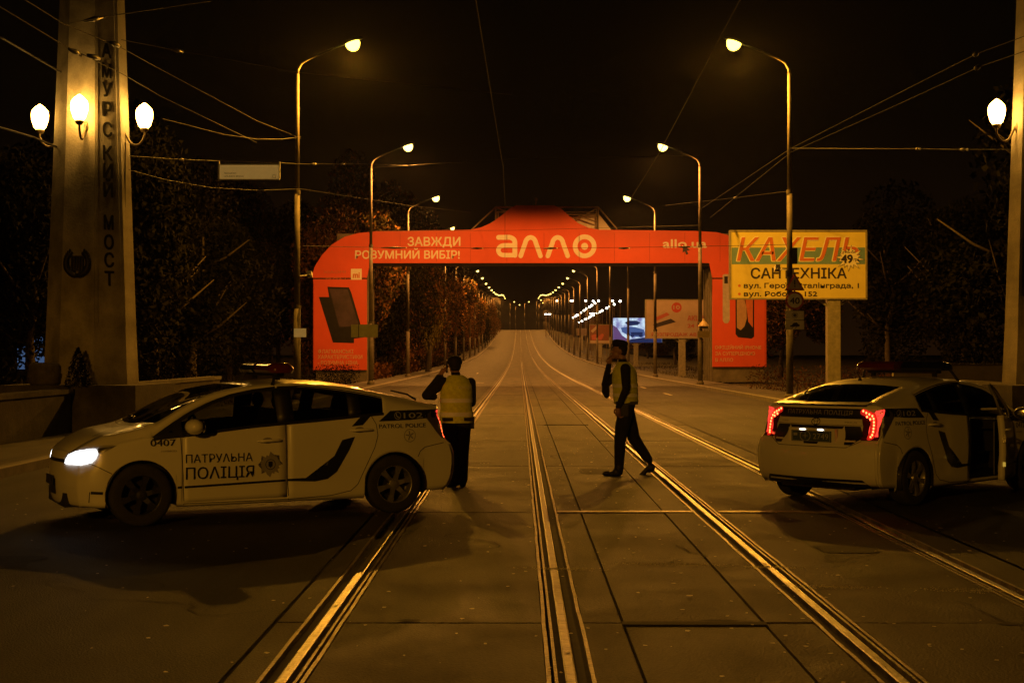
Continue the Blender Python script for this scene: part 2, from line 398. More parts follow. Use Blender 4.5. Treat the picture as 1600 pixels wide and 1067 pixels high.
# kerbs, pavements
for (a, b, nm) in ((XL - .16, XL, 'kerb_left'), (XR, XR + .16, 'kerb_right')):
    mb = MB(); lprof(mb, 0, [(a, -.1), (a, .14), (a + .02, .15), (b - .02, .15), (b, .13), (b, -.1)], YS); tag(mb.build(nm, kerbm), kind='structure')
tag(strip('pavement_left', -9.0, XL - .16, .135, pavem), kind='structure')
tag(strip('pavement_right', XR + .16, 11.1, .135, pavem), kind='structure')
# worn lane markings, litter
mb = MB()
for (x, y, lx, ly, rz) in ((-3.6, 60, .12, 3, 0), (-3.6, 70, .12, 3, 0), (6.3, 60, .12, 3, 0), (6.3, 72, .12, 3, 0), (-2.6, 84, .9, .4, 0), (-3.6, 100, .12, 4, 0), (-3.6, 120, .12, 4, 0)):
    mb.box((x, y, prof(y) + .0045), (lx, ly, .003), rz)
tag(mb.build('worn_road_marking', paintline, road), kind='stuff')
mb = MB()
for i in range(1500):
    Y = rnd.uniform(5.5, 30) if i < 1250 else rnd.uniform(30, 80)
    X = rnd.gauss(1.6, 2.4) if i < 650 else rnd.uniform(-7, 8.5)
    if not XL + .2 < X < XR - .2: continue
    s_ = rnd.uniform(.005, .017) * (1 if rnd.random() < .94 else 1.7); a = rnd.random() * 6
    pts = [(X + math.cos(a + t) * s_ * rnd.uniform(.6, 1.4), Y + math.sin(a + t) * s_ * rnd.uniform(.8, 1.8), prof(Y) + rnd.uniform(.012, .016)) for t in (0, 1.3, 2.6, 3.9, 5.1)]
    mb.add(pts, [(0, 1, 2, 3, 4)])
# spilled grit patches, as the pale smudges beside the third rail
for (cx, cy, rx, ry) in ((1.25, 11.45, .42, .05), (.35, 11.2, .3, .05), (2.0, 11.3, .25, .05), (3.3, 10.2, .35, .08), (2.3, 10.35, .3, .06), (3.7, 8.1, .25, .12)):
    for k in range(260):
        X = cx + rnd.gauss(0, rx * .5); Y = cy + rnd.gauss(0, ry * .6) - (X - cx) * .12; s_ = rnd.uniform(.003, .009)
        mb.add([(X - s_, Y - s_, prof(Y) + .010), (X + s_, Y - s_ * .6, prof(Y) + .011), (X, Y + s_, prof(Y) + .013)], [(0, 1, 2)])
cr = MB()
for i in range(46):
    Y = rnd.uniform(6.5, 26) if i < 34 else rnd.uniform(26, 50); X = rnd.uniform(-6.5, 8); a = rnd.choice((0, 1.57)) + rnd.gauss(0, .5); w0 = rnd.uniform(.008, .018) * (1 if Y < 20 else 1.8)
    pts = [Vector((X, Y))]
    for k in range(rnd.randrange(8, 26)):
        a += rnd.gauss(0, .38); pts.append(pts[-1] + Vector((math.cos(a), math.sin(a))) * rnd.uniform(.05, .13))
    if min(abs(p.x - r_) for p in pts for r_ in RAILS) < .17: continue
    vs, fs = ribbon(pts, w0, 3, False); cr.add([(u + rnd.uniform(-.003, .003), v, prof(v) + .006) for u, v in vs], fs)
for i in range(9):       # spalled slab corners and edges beside the joints
    Y = J0 + JS * rnd.randrange(0, 4) + rnd.choice((-.05, .05)); X = rnd.choice([c_[0] for c_ in colsx]) + rnd.uniform(.1, 1.0); n = 9
    P = [(X + rnd.uniform(.05, .16) * math.cos(6.283 * k / n), Y + rnd.uniform(.02, .05) * math.sin(6.283 * k / n)) for k in range(n)]
    cr.add([(u, v, prof(v) + .0065) for u, v in P], [tuple(range(n))])
tag(cr.build('road_crack', jointm, road), kind='stuff')
tarm = mat('tar_patch', (.024, .022, .020), .80, var=.4, scale=8, bump=.5, spec=.25)
for (X, Y, lx, ly) in ((-4.6, 11.6, 1.3, .8), (6.4, 21, 1.0, 1.7), (-5.5, 24, 1.5, 2.6), (2.85, 12.4, .55, .5), (1.1, 20.5, .5, .9)):
    n = 14; P = [(X + lx * .5 * rnd.uniform(.8, 1.1) * math.copysign(abs(math.cos(6.283 * k / n)) ** .5, math.cos(6.283 * k / n)), Y + ly * .5 * rnd.uniform(.85, 1.1) * math.copysign(abs(math.sin(6.283 * k / n)) ** .5, math.sin(6.283 * k / n))) for k in range(n)]
    MB().add([(u, v, prof(v) + .0048) for u, v in P], [tuple(range(n))]).build('road_patch', tarm, road)
tag(mb.build('road_litter', debrism), 'small pale litter and grit scattered over the road', 'litter', kind='stuff')

# ------------------------------------------------------------------ street lamps
LH = 12.35
def make_lamp(label, side, lens, colr, power):
    """side: +1 arm reaches towards -x (right-hand row), -1 the other way; base at the origin"""
    t = thing('street_lamp', label, 'street lamp')
    s = -side
    MB().tube([(0, 0, -.4), (0, 0, 3.2)], [.125, .12], 12).tube([(0, 0, 3.2), (0, 0, 7.2)], [.10, .095], 12).tube([(0, 0, 7.2), (0, 0, 11.3)], [.078, .066], 12).lathe([(.19, -.3), (.19, .12), (.14, .2)], n=12).build('pole', polem, t, True)
    MB().tube([(0, 0, 3.15), (0, 0, 3.27)], .135, 12).build('pole_collar', polem, t); MB().tube([(0, 0, 7.12), (0, 0, 7.26)], .11, 12).build('pole_collar', polem, t)
    MB().tube([(0, 0, 11.25), (s * .02, 0, 11.45), (s * .14, 0, 11.66), (s * .4, 0, 11.82), (s * 1.1, 0, 12.12), (s * 1.62, 0, 12.33)], [.05, .05, .045, .042, .038, .034], 8).build('arm', polem, t, True)
    h = Matrix.Translation((s * 1.9, 0, LH + .06)) @ Matrix.Rotation(-s * .32, 4, 'Y')
    mb = MB(); mb.ell((0, 0, 0), (.40, .17, .12), 14)
    mb.v = [tuple(h @ Vector((x_, y_, max(z_, -.012)))) for x_, y_, z_ in mb.v]; mb.build('lamp_head', polem, t, True)
    mb = MB(); mb.ell((0, 0, -.04), (.26, .22, .30), 14)
    hr = h.to_3x3(); mb.v = [tuple(hr @ Vector((x_, y_, min(z_, -.02)))) for x_, y_, z_ in mb.v]; mb.build('lamp_lens', lens, t, True, loc=h.translation)
    ld = bpy.data.lights.new('lamp_light', 'SPOT'); ld.energy = power; ld.color = colr; ld.shadow_soft_size = .14
    ld.spot_size = R(172); ld.spot_blend = .14
    lo = bpy.data.objects.new('lamp_light', ld); col.objects.link(lo); lo.parent = t; lo.location = (s * 1.95, 0, LH - .52)
    lo.rotation_euler = (0, R(-4) * s * -1, 0)
    return t
S1, SP = 48.8, 24.2
protoN = {sd: None for sd in (-1, 1)}; protoF = {}
ordn = {1: 'nearest and tallest looking', 2: 'second nearest', 3: 'third nearest'}
NL = 22; slope_l = None
for sd in (-1, 1):
    sn = 'left' if sd < 0 else 'right'
    for i in range(1, NL + 1):
        Y = S1 + SP * (i - 1); X = -7.72 if sd < 0 else 9.35
        if i == 1: lab = ('tall grey street lamp at left, pole between the pylon and the red arch' if sd < 0 else 'tall street lamp whose pole carries the 40 sign before the yellow billboard')
        elif i == 2: lab = ('brown street lamp pole standing in front of the left leg of the red arch' if sd < 0 else 'street lamp pole standing in front of the right leg of the red arch')
        elif i == 3: lab = 'street lamp just behind the red arch, lamp shining above its %s beam' % sn
        elif i == 4: lab = 'street lamp behind the arch on the %s, its head near the arch crown' % sn
        elif i == 5: lab = 'street lamp behind the arch on the %s, fifth from the camera in its row' % sn
        else: lab = 'small far street lamp in the %s row climbing to the crest' % sn
        if i == 1: t = make_lamp(lab, sd, lensN, NEAR_C, P_NEAR)
        elif i == 2: t = make_lamp(lab, sd, lensF, FAR_C, P_FAR); protoF[sd] = t
        else:
            t = copy_tree(protoF[sd])
            if i > 3:
                lo_ = [c for c in kids(t) if c.type == 'LIGHT'][0]
                if slope_l is None: slope_l = lo_.data.copy(); slope_l.energy = P_SLOPE
                lo_.data = slope_l
                [c for c in kids(t) if c.name.startswith('lamp_lens')][0].scale = (.7, .7, .7)
        tag(t, lab, 'street lamp', 'street lamps in the %s row' % sn)
        t.location = (X, Y, prof(Y) + .13)
    if sd > 0: continue
    # unseen lamp added behind the camera, lowered to light the near car sides
    t = make_lamp('unseen lowered lamp behind the camera on the %s, added to light the cars' % sn, sd, lensN, NEAR_C, P_BACK)
    tag(t, group='street lamps in the %s row' % sn); t.location = (-9.4, -10, .13); t.scale = (1, 1, .56)
for k, (X, Y) in enumerate(((-4.4, 640), (2.3, 640), (7.2, 605), (-2.0, 700), (9.0, 660))):
    t = copy_tree(protoF[-1]); tag(t, 'far street lamp rising from behind the crest of the road', 'street lamp', 'street lamps beyond the crest'); t.location = (X, Y, prof(Y) + .6)

# small distant lamps to the right, along a lower parallel way
pl = thing('distant_lamp', '', 'street lamp'); 
MB().tube([(0, 0, -9), (0, 0, 0)], .05, 6).build('pole', dpolem, pl)
MB().ell((0, 0, 0), (.20, .20, .16), 10).build('lamp_globe', lensW, pl, True)
first = True
rows = [[895.7, 898.5, 902, 907.6, 912.6, 917, 921, 924.5, 929.7, 935], [905, 909, 914.8, 918.5, 922, 926.6, 933, 937.5, 941, 948, 953, 959.6, 969]]
for r_, (X, zz) in enumerate(((12.0, 9.7), (15.4, 9.7))):
    for px in rows[r_]:
        Y = X * FPX / (px - VX)
        o = pl if first else copy_tree(pl); first = False
        o.location = (X, Y, zz); s_ = rnd.uniform(.8, 1.25) * Y / 260; o.scale = (s_, s_, 1)
        tag(o, 'tiny white lamp in the %s string of distant lights at right' % ('upper' if r_ == 0 else 'lower'), 'street lamp', '%s string of distant lamps at right' % ('upper' if r_ == 0 else 'lower'))
for px, py, Y in ((870, 470, 430), (892.5, 470, 330), (895, 470, 345), (915, 470, 320), (927, 470.5, 300), (957, 470, 280), (853, 491, 420), (858.5, 491, 430), (923, 490, 300), (926.5, 490, 300)):
    o = copy_tree(pl); o.location = at(px, py, Y); s_ = Y / 260 * (1.4 if py > 480 else 1.1); o.scale = (s_, s_, 1)
    tag(o, 'tiny white far lamp scattered between the right lamp row and the billboards', 'street lamp', 'scattered far lamps at right')

# ------------------------------------------------------------------ police car (front at x=0, rear at x=4.48, left side = -y)
WB = pchip([(.25, .66), (.45, .735), (.7, .80), (1.045, .868), (1.44, .905), (1.72, .937), (2.09, .974), (2.4, .996), (2.78, 1.021), (3.185, 1.053), (3.476, 1.074), (3.7, 1.088), (4.0, 1.10), (4.17, 1.10)])
RZ = pchip([(.25, .70), (.4, .79), (.67, .895), (.98, .968), (1.12, 1.02), (1.43, 1.185), (1.755, 1.32), (2.09, 1.382), (2.47, 1.408), (2.86, 1.393), (3.13, 1.363), (3.5, 1.29), (3.87, 1.21), (4.17, 1.135)])
WTm = pchip([(1.045, .885), (1.25, 1.01), (1.474, 1.136), (1.861, 1.285), (2.341, 1.358), (2.6, 1.365), (2.863, 1.345), (3.272, 1.282), (3.5, 1.235), (3.7, 1.18), (4.17, 1.118)])
def WT(x): return WB(x) + (RZ(x) - WB(x)) * .35 if x < 1.0 else WTm(x)
CZ = pchip([(-.02, .69), (.1, .765), (.3, .862), (.6, .940), (.92, .99), (1.0, 1.015), (1.3, 1.15), (1.6, 1.275), (1.95, 1.38), (2.2, 1.42), (2.5, 1.438), (2.9, 1.425), (3.3, 1.375), (3.7, 1.285), (4.0, 1.20), (4.3, 1.135)])
BOW = pchip([(.25, .20), (.6, .18), (1.1, .17), (1.7, .13), (2.1, .06), (2.5, 0), (3.1, -.03), (3.6, -.09), (4.17, -.13)])
WY = pchip([(.25, .66), (.38, .745), (.55, .80), (.9, .835), (1.3, .85), (2.2, .853), (3.3, .85), (3.7, .84), (4.0, .805), (4.17, .76)])
def TY(x):
    if x < 1.0: return WY(x) - .05
    return WY(x) - (WT(x) - WB(x)) * .42 - .008
RY = pchip([(.25, .50), (.45, .60), (.7, .66), (1.0, .735), (1.12, .735), (1.43, .70), (1.755, .655), (2.09, .615), (2.5, .60), (3.1, .585), (3.5, .585), (3.87, .60), (4.17, .63)])
XFR, XRR, WZC, WRAD = .925, 3.625, .312, .312
AR = .348
def low(x):
    for cx in (XFR, XRR):
        if abs(x - cx) < AR - .0005: return WZC + math.sqrt(AR * AR - (x - cx) ** 2)
    if x < XFR - AR: return .20
    if x > XRR + AR: return .225
    return .178
st = set()
for cx in (XFR, XRR):
    for k in range(0, 25): st.add(round(cx + AR * math.cos(math.pi * k / 24) * (.99999 if 0 < k < 24 else 1), 4))
    st.add(round(cx + AR + .003, 4)); st.add(round(cx - AR - .003, 4))
base_st = [.25, .27, .30, .34, .39, .44, .49, .54] + [1.31, 1.332, 1.40, 1.47, 1.56, 1.66, 1.76, 1.86, 1.96, 2.06, 2.16, 2.24, 2.32, 2.422, 2.50, 2.6, 2.7, 2.8, 2.9, 3.0, 3.1, 3.18, 3.24] + [4.0, 4.03, 4.06, 4.09, 4.12, 4.14, 4.155, 4.17] + [1.0, 1.045, 1.12, 1.2, 3.50, 3.42, 3.33]
for b_ in base_st:
    if all(abs(b_ - s_) > .009 for s_ in st): st.add(b_)
ST = sorted(s_ for s_ in st if .25 <= s_ <= 4.17)
NB, NW, NR, NC = 3, 4, 2, 9        # row counts: (belt->WT), ..., top
def smooth(a, b, x): t = max(0, min(1, (x - a) / (b - a))); return t * t * (3 - 2 * t)
def top_rows(x):
    rows_ = []
    y0, z0, y1, z1, y2, z2 = WY(x), WB(x), TY(x), WT(x), RY(x), RZ(x)
    for k in range(NW):        # belt -> window top (slight outward bow)
        t = k / NW; b = .012 * math.sin(math.pi * t)
        rows_.append((y0 + (y1 - y0) * t + b, z0 + (z1 - z0) * t))
    for k in range(NR):
        t = k / NR; b = .010 * math.sin(math.pi * t)
        rows_.append((y1 + (y2 - y1) * t + b, z1 + (z2 - z1) * t + b))
    for k in range(NC + 1):
        t = k / NC; y = y2 * (1 - t)
        X = x - BOW(x) * (1 - (y / WY(x)) ** 2)
        zc = CZ(X); z = z2 + (zc - z2) * (1 - (1 - t) ** 2.0)
        rows_.append((y, z))
    out = []
    for y, z in rows_:
        out.append(Vector((x - BOW(x) * (1 - min(1, y / WY(x)) ** 2), -y, z)))
    return out
M_ = NW + NR + NC
NV = 16
side_o = pchip([(0, 0), (.10, .008), (.30, .022), (.55, .026), (.78, .012), (.92, .012), (1.0, -.012)])
front_o = pchip([(0, 0), (.08, .018), (.2, .028), (.3, .045), (.5, .055), (.8, .03), (.93, .0), (1, -.05)])
rear_o = pchip([(0, 0), (.03, .006), (.06, -.02), (.2, .02), (.38, .06), (.415, .08), (.44, .125), (.5, .155), (.62, .175), (.82, .16), (.93, .12), (1, .05)])
def nx_c(x): return x if x > .60 else .60 - (.60 - x) * .68
def build_body():
    T = [top_rows(x) for x in ST]
    N = len(ST)
    loop = []       # (top point, normal, station x, kind)
    for j in range(M_, 0, -1): loop.append((T[N - 1][j], 'r', ST[-1]))
    for i in range(N - 1, -1, -1): loop.append((T[i][0], 's', ST[i]))
    for j in range(1, M_ + 1): loop.append((T[0][j], 'f', ST[0]))
    # plan outline normals for half (left, y<0)
    n = len(loop); W = []
    for k, (p, kd, xs) in enumerate(loop):
        a = loop[max(k - 1, 0)][0]; b = loop[min(k + 1, n - 1)][0]
        d = Vector((b.x - a.x, b.y - a.y)); d.normalize()
        nn = Vector((d.y, -d.x))          # candidate outward
        if kd == 's': nn = Vector((nn.x, nn.y)); 
        c = Vector((2.2, 0)); 
        if nn.dot(Vector((p.x, p.y)) - c) < 0: nn = -nn
        if k in (0, n - 1): nn = Vector((1 if k == 0 else -1, 0))
        wr = smooth(3.975, 4.17, xs) if kd != 'f' else 0
        wf = 1 - smooth(.25, .52, xs) if kd != 'r' else 0
        if kd == 'r': wr = 1
        if kd == 'f': wf = 1
        ws = 1 - wr - wf
        lo = low(xs) if kd == 's' else (.225 if kd == 'r' else .20)
        colm = []
        for v in range(1, NV + 1):
            z = p.z + (lo - p.z) * v / NV
            vn = (p.z - z) / (p.z - .18)
            # rear profile uses absolute heights
            vr = (1.135 - z) / (1.135 - .225)
            o = ws * side_o(vn) + wf * front_o(vn) + wr * rear_o(max(0, min(1, vr)))
            if kd == 's' and wr > 0:      # bumper grows rearwards, not sideways
                o1_, o2_ = ws * side_o(vn) + wf * front_o(vn), wr * rear_o(max(0, min(1, vr)))
                dx, dy = nn.x * .5 + .86, nn.y * .25
                colm.append(Vector((p.x + nn.x * o1_ + dx * o2_, p.y + nn.y * (o1_ + wr * .012) + dy * o2_, z)))
            else: colm.append(Vector((p.x + nn.x * o, p.y + nn.y * o, z)))
        W.append([p.copy()] + colm)
    for Lp in T + W:
        for p_ in Lp: p_.x = nx_c(p_.x)
    return T, loop, W
T_, LOOP, WALL = build_body()
NST = len(ST)
def car_faces():
    """yield (part key, quad of points) for the left half; mirrored by the caller"""
    out = []
    wx0, wx1 = 1.045, 3.50
    for i in range(NST - 1):
        xa, xb = ST[i], ST[i + 1]; xm = (xa + xb) / 2
        for j in range(M_):
            q = (T_[i][j], T_[i + 1][j], T_[i + 1][j + 1], T_[i][j + 1]); key = 'body'
            if j < NW and wx0 - .001 < xm < wx1 + .001:
                if xm < 1.332: key = 'fglass'
                elif xm < 2.36: key = 'fglass'
                elif xm < 2.55: key = 'pillarB'
                elif xm < 3.14: key = 'rglass'
                elif xm < 3.22: key = 'pillarC'
                else: key = 'qglass'
            elif j >= NW + NR:
                jc = j - NW - NR
                xc = (q[0].x + q[2].x) / 2
                if 1.12 < xm < 2.05: key = 'windscreen' if jc >= 0 else 'body'
                elif 3.34 < xm < 4.03 and jc >= 1: key = 'rearwindow'
                elif .26 < xm <= 1.045: key = 'hood' if jc >= 1 else 'body'
            out.append((key, q))
    for k in range(len(WALL) - 1):
        xs0, xs1 = LOOP[k][2], LOOP[k + 1][2]; xm = (xs0 + xs1) / 2
        for v in range(NV):
            key = 'body'
            if LOOP[k][1] == 's' and LOOP[k + 1][1] == 's' and 1.332 - .001 < xm < 2.422 + .001 and v < NV - 1: key = 'door'
            out.append((key, (WALL[k][v], WALL[k + 1][v], WALL[k + 1][v + 1], WALL[k][v + 1])))
    return out
CF = car_faces()
def make_mesh(name, keys, sides=(-1, 1), weld=True, solid=0, sub=0):
    vs, fs, idx = [], [], {}
    def vi(p, s):
        y = p.y if s < 0 else -p.y
        k = (round(p.x, 5), round(y, 5), round(p.z, 5))
        if k not in idx: idx[k] = len(vs); vs.append((p.x, y, p.z))
        return idx[k]
    for key, q in CF:
        if key not in keys: continue
        for s in sides:
            f = [vi(p, s) for p in q]
            g_ = []
            for a in f:
                if a not in g_: g_.append(a)
            if len(g_) > 2: fs.append(g_ if s < 0 else g_[::-1])
    me = bpy.data.meshes.new(name); me.from_pydata(vs, [], fs); me.update()
    me.validate()
    bm = bmesh.new(); bm.from_mesh(me)
    bmesh.ops.recalc_face_normals(bm, faces=bm.faces)
    # outward check
    f0 = max(bm.faces, key=lambda f: f.calc_area()); c = f0.calc_center_median()
    if f0.normal.dot(c - Vector((2.3, 0, .6))) < 0: bmesh.ops.reverse_faces(bm, faces=bm.faces)
    bm.to_mesh(me); bm.free()
    me.polygons.foreach_set('use_smooth', [True] * len(me.polygons))
    if solid or sub:
        o = bpy.data.objects.new('tmp', me); col.objects.link(o)
        if solid:
            m = o.modifiers.new('s', 'SOLIDIFY'); m.thickness = solid; m.offset = -1
        bpy.context.view_layer.update()
        m2 = bpy.data.meshes.new_from_object(o.evaluated_get(bpy.context.evaluated_depsgraph_get()))
        bpy.data.objects.remove(o); me = m2
    return me
full = make_mesh('full', {k for k, _ in CF})
BV = BVHTree.FromPolygons([v.co for v in full.vertices], [tuple(p.vertices) for p in full.polygons])
def cast(u, v, side, off):
    if side == 'L': o_, d = Vector((u, -3, v)), Vector((0, 1, 0))
    elif side == 'R': o_, d = Vector((u, 3, v)), Vector((0, -1, 0))
    elif side == 'B': o_, d = Vector((7, u, v)), Vector((-1, 0, 0))
    elif side == 'F': o_, d = Vector((-3, u, v)), Vector((1, 0, 0))
    elif side == 'T': o_, d = Vector((u, v, 4)), Vector((0, 0, -1))
    elif side == 'DL': o_, d = Vector((4.2 + 2, u - 2, v)), Vector((-1, 1, 0)).normalized()
    elif side == 'DR': o_, d = Vector((4.2 + 2, u + 2, v)), Vector((-1, -1, 0)).normalized()
    h = BV.ray_cast(o_, d)
    if h[0] is None: return None
    nn = h[1] if h[1].dot(d) < 0 else -h[1]
    return h[0] + (nn * .85 - d * .15).normalized() * off
def decal(polys, side, off=.003, grid=.06, name='d', mats=None, parent=None, tris=None, smooth_=True):
    """polys: list of 2D polygons, or tris=(verts, faces); mapped on to the body"""
    bm = bmesh.new()
    if tris:
        vs = [bm.verts.new((u, v, 0)) for u, v in tris[0]]
        for f in tris[1]:
            try: bm.faces.new([vs[i] for i in f])
            except ValueError: pass
    else:
        for P in polys:
            vs = [bm.verts.new((u, v, 0)) for u, v in P]
            bm.faces.new(vs)
        bmesh.ops.triangulate(bm, faces=bm.faces)
    xs = [v.co.x for v in bm.verts]; ys = [v.co.y for v in bm.verts]
    for ax, lo_, hi_ in ((0, min(xs), max(xs)), (1, min(ys), max(ys))):
        k = math.ceil(lo_ / grid) * grid
        while k < hi_:
            no = (1, 0, 0) if ax == 0 else (0, 1, 0); co = (k, 0, 0) if ax == 0 else (0, k, 0)
            bmesh.ops.bisect_plane(bm, geom=bm.verts[:] + bm.edges[:] + bm.faces[:], plane_co=co, plane_no=no); k += grid
    dead = []
    for v in bm.verts:
        p = cast(v.co.x, v.co.y, side, off)
        if p is None: dead.append(v)
        else: v.co = p
    if dead: bmesh.ops.delete(bm, geom=dead, context='VERTS')
    me = bpy.data.meshes.new(name); bm.to_mesh(me); bm.free()
    for m in (mats if isinstance(mats, (list, tuple)) else [mats]): me.materials.append(m)
    me.polygons.foreach_set('use_smooth', [smooth_] * len(me.polygons))
    return link_mesh(name, me, parent)
def seam(pts, side, parent, wd=.007, name='panel_gap', m=None, off=.002):
    P = []
    for a, b in zip(pts, pts[1:]):
        n = max(1, int(math.dist(a, b) / .05))
        P += [(a[0] + (b[0] - a[0]) * k / n, a[1] + (b[1] - a[1]) * k / n) for k in range(n)]
    P.append(pts[-1])
    return decal(None, side, off, .5, name, m or seamm, parent, tris=ribbon(P, wd, caps=False))
def tdecal(txt, side, u0, v0, u1, h, m, parent, bold=.0, off=.0035, name='lettering', shear=0.):
    """text reads left to right as seen; u0,u1 given as left and right ends in view"""
    vs, fs = text_mesh(txt, 0, 0, 1, 1, bold, shear)
    for k, (a, b) in enumerate(((0, 0),) if bold < .003 else ((0, 0), (-1, .3), (1, -.3))):
        q = [(u0 + (u1 - u0) * u + a * bold * h * .8, v0 + h * v + b * bold * h * .8) for u, v in vs]
        o = decal(None, side, off + .0008 * k, .05, name, m, parent, tris=(q, fs))
    return o

def wheel(parent, cx, side, rimm):
    y = side * .765
    tyre = MB().lathe([(.20, -.098), (.265, -.104), (.298, -.096), (.310, -.075), (.313, -.03), (.313, .03), (.310, .075), (.298, .096), (.265, .104), (.20, .098)], (0, 0, 0), 'Y', 36, cap=False)
    wd = thing('wheel', None, None); wd.parent = parent; wd.location = (cx, y, WZC)
    tyre.build('tyre', rubber, wd, True)
    mb = MB(); s = side
    rim = [(.205, .09 * s), (.200, .10 * s), (.190, .085 * s), (.183, .02 * s), (.18, -.03 * s), (.02, -.03 * s)]
    n = 36; vs = []
    for r_, h in rim:
        for k in range(n): a = 2 * math.pi * k / n; vs.append((r_ * math.cos(a), h, r_ * math.sin(a)))
    mb.add(vs, [(i * n + k, i * n + (k + 1) % n, (i + 1) * n + (k + 1) % n, (i + 1) * n + k) for i in range(len(rim) - 1) for k in range(n)])
    mb.build('rim', rimm, wd, True)
    ns = 6
    mb = MB()
    for k in range(ns):
        a = 2 * math.pi * k / ns + .26
        ca, sa = math.cos(a), math.sin(a)
        def pt(r_, t_, h): return (r_ * ca - t_ * sa, h, r_ * sa + t_ * ca)
        vs = [pt(.035, -.030, .072 * s), pt(.035, .030, .072 * s), pt(.192, .036, .088 * s), pt(.192, -.036, .088 * s), pt(.11, -.022, .090 * s), pt(.11, .022, .090 * s)]
        vs += [(p[0], p[1] - .022 * s, p[2]) for p in vs]
        mb.add(vs, [(0, 1, 5, 4), (4, 5, 2, 3), (0, 4, 10, 6), (4, 3, 9, 10), (1, 7, 11, 5), (5, 11, 8, 2)])
    mb.lathe([(.055, .062 * s), (.05, .09 * s), (.02, .096 * s)], (0, 0, 0), 'Y', 16)
    mb.build('spoke', rimm, wd)
    MB().lathe([(.175, -.028 * s), (.02, -.02 * s)], (0, 0, 0), 'Y', 20).build('brake_disc', ironm, wd)
    return wd

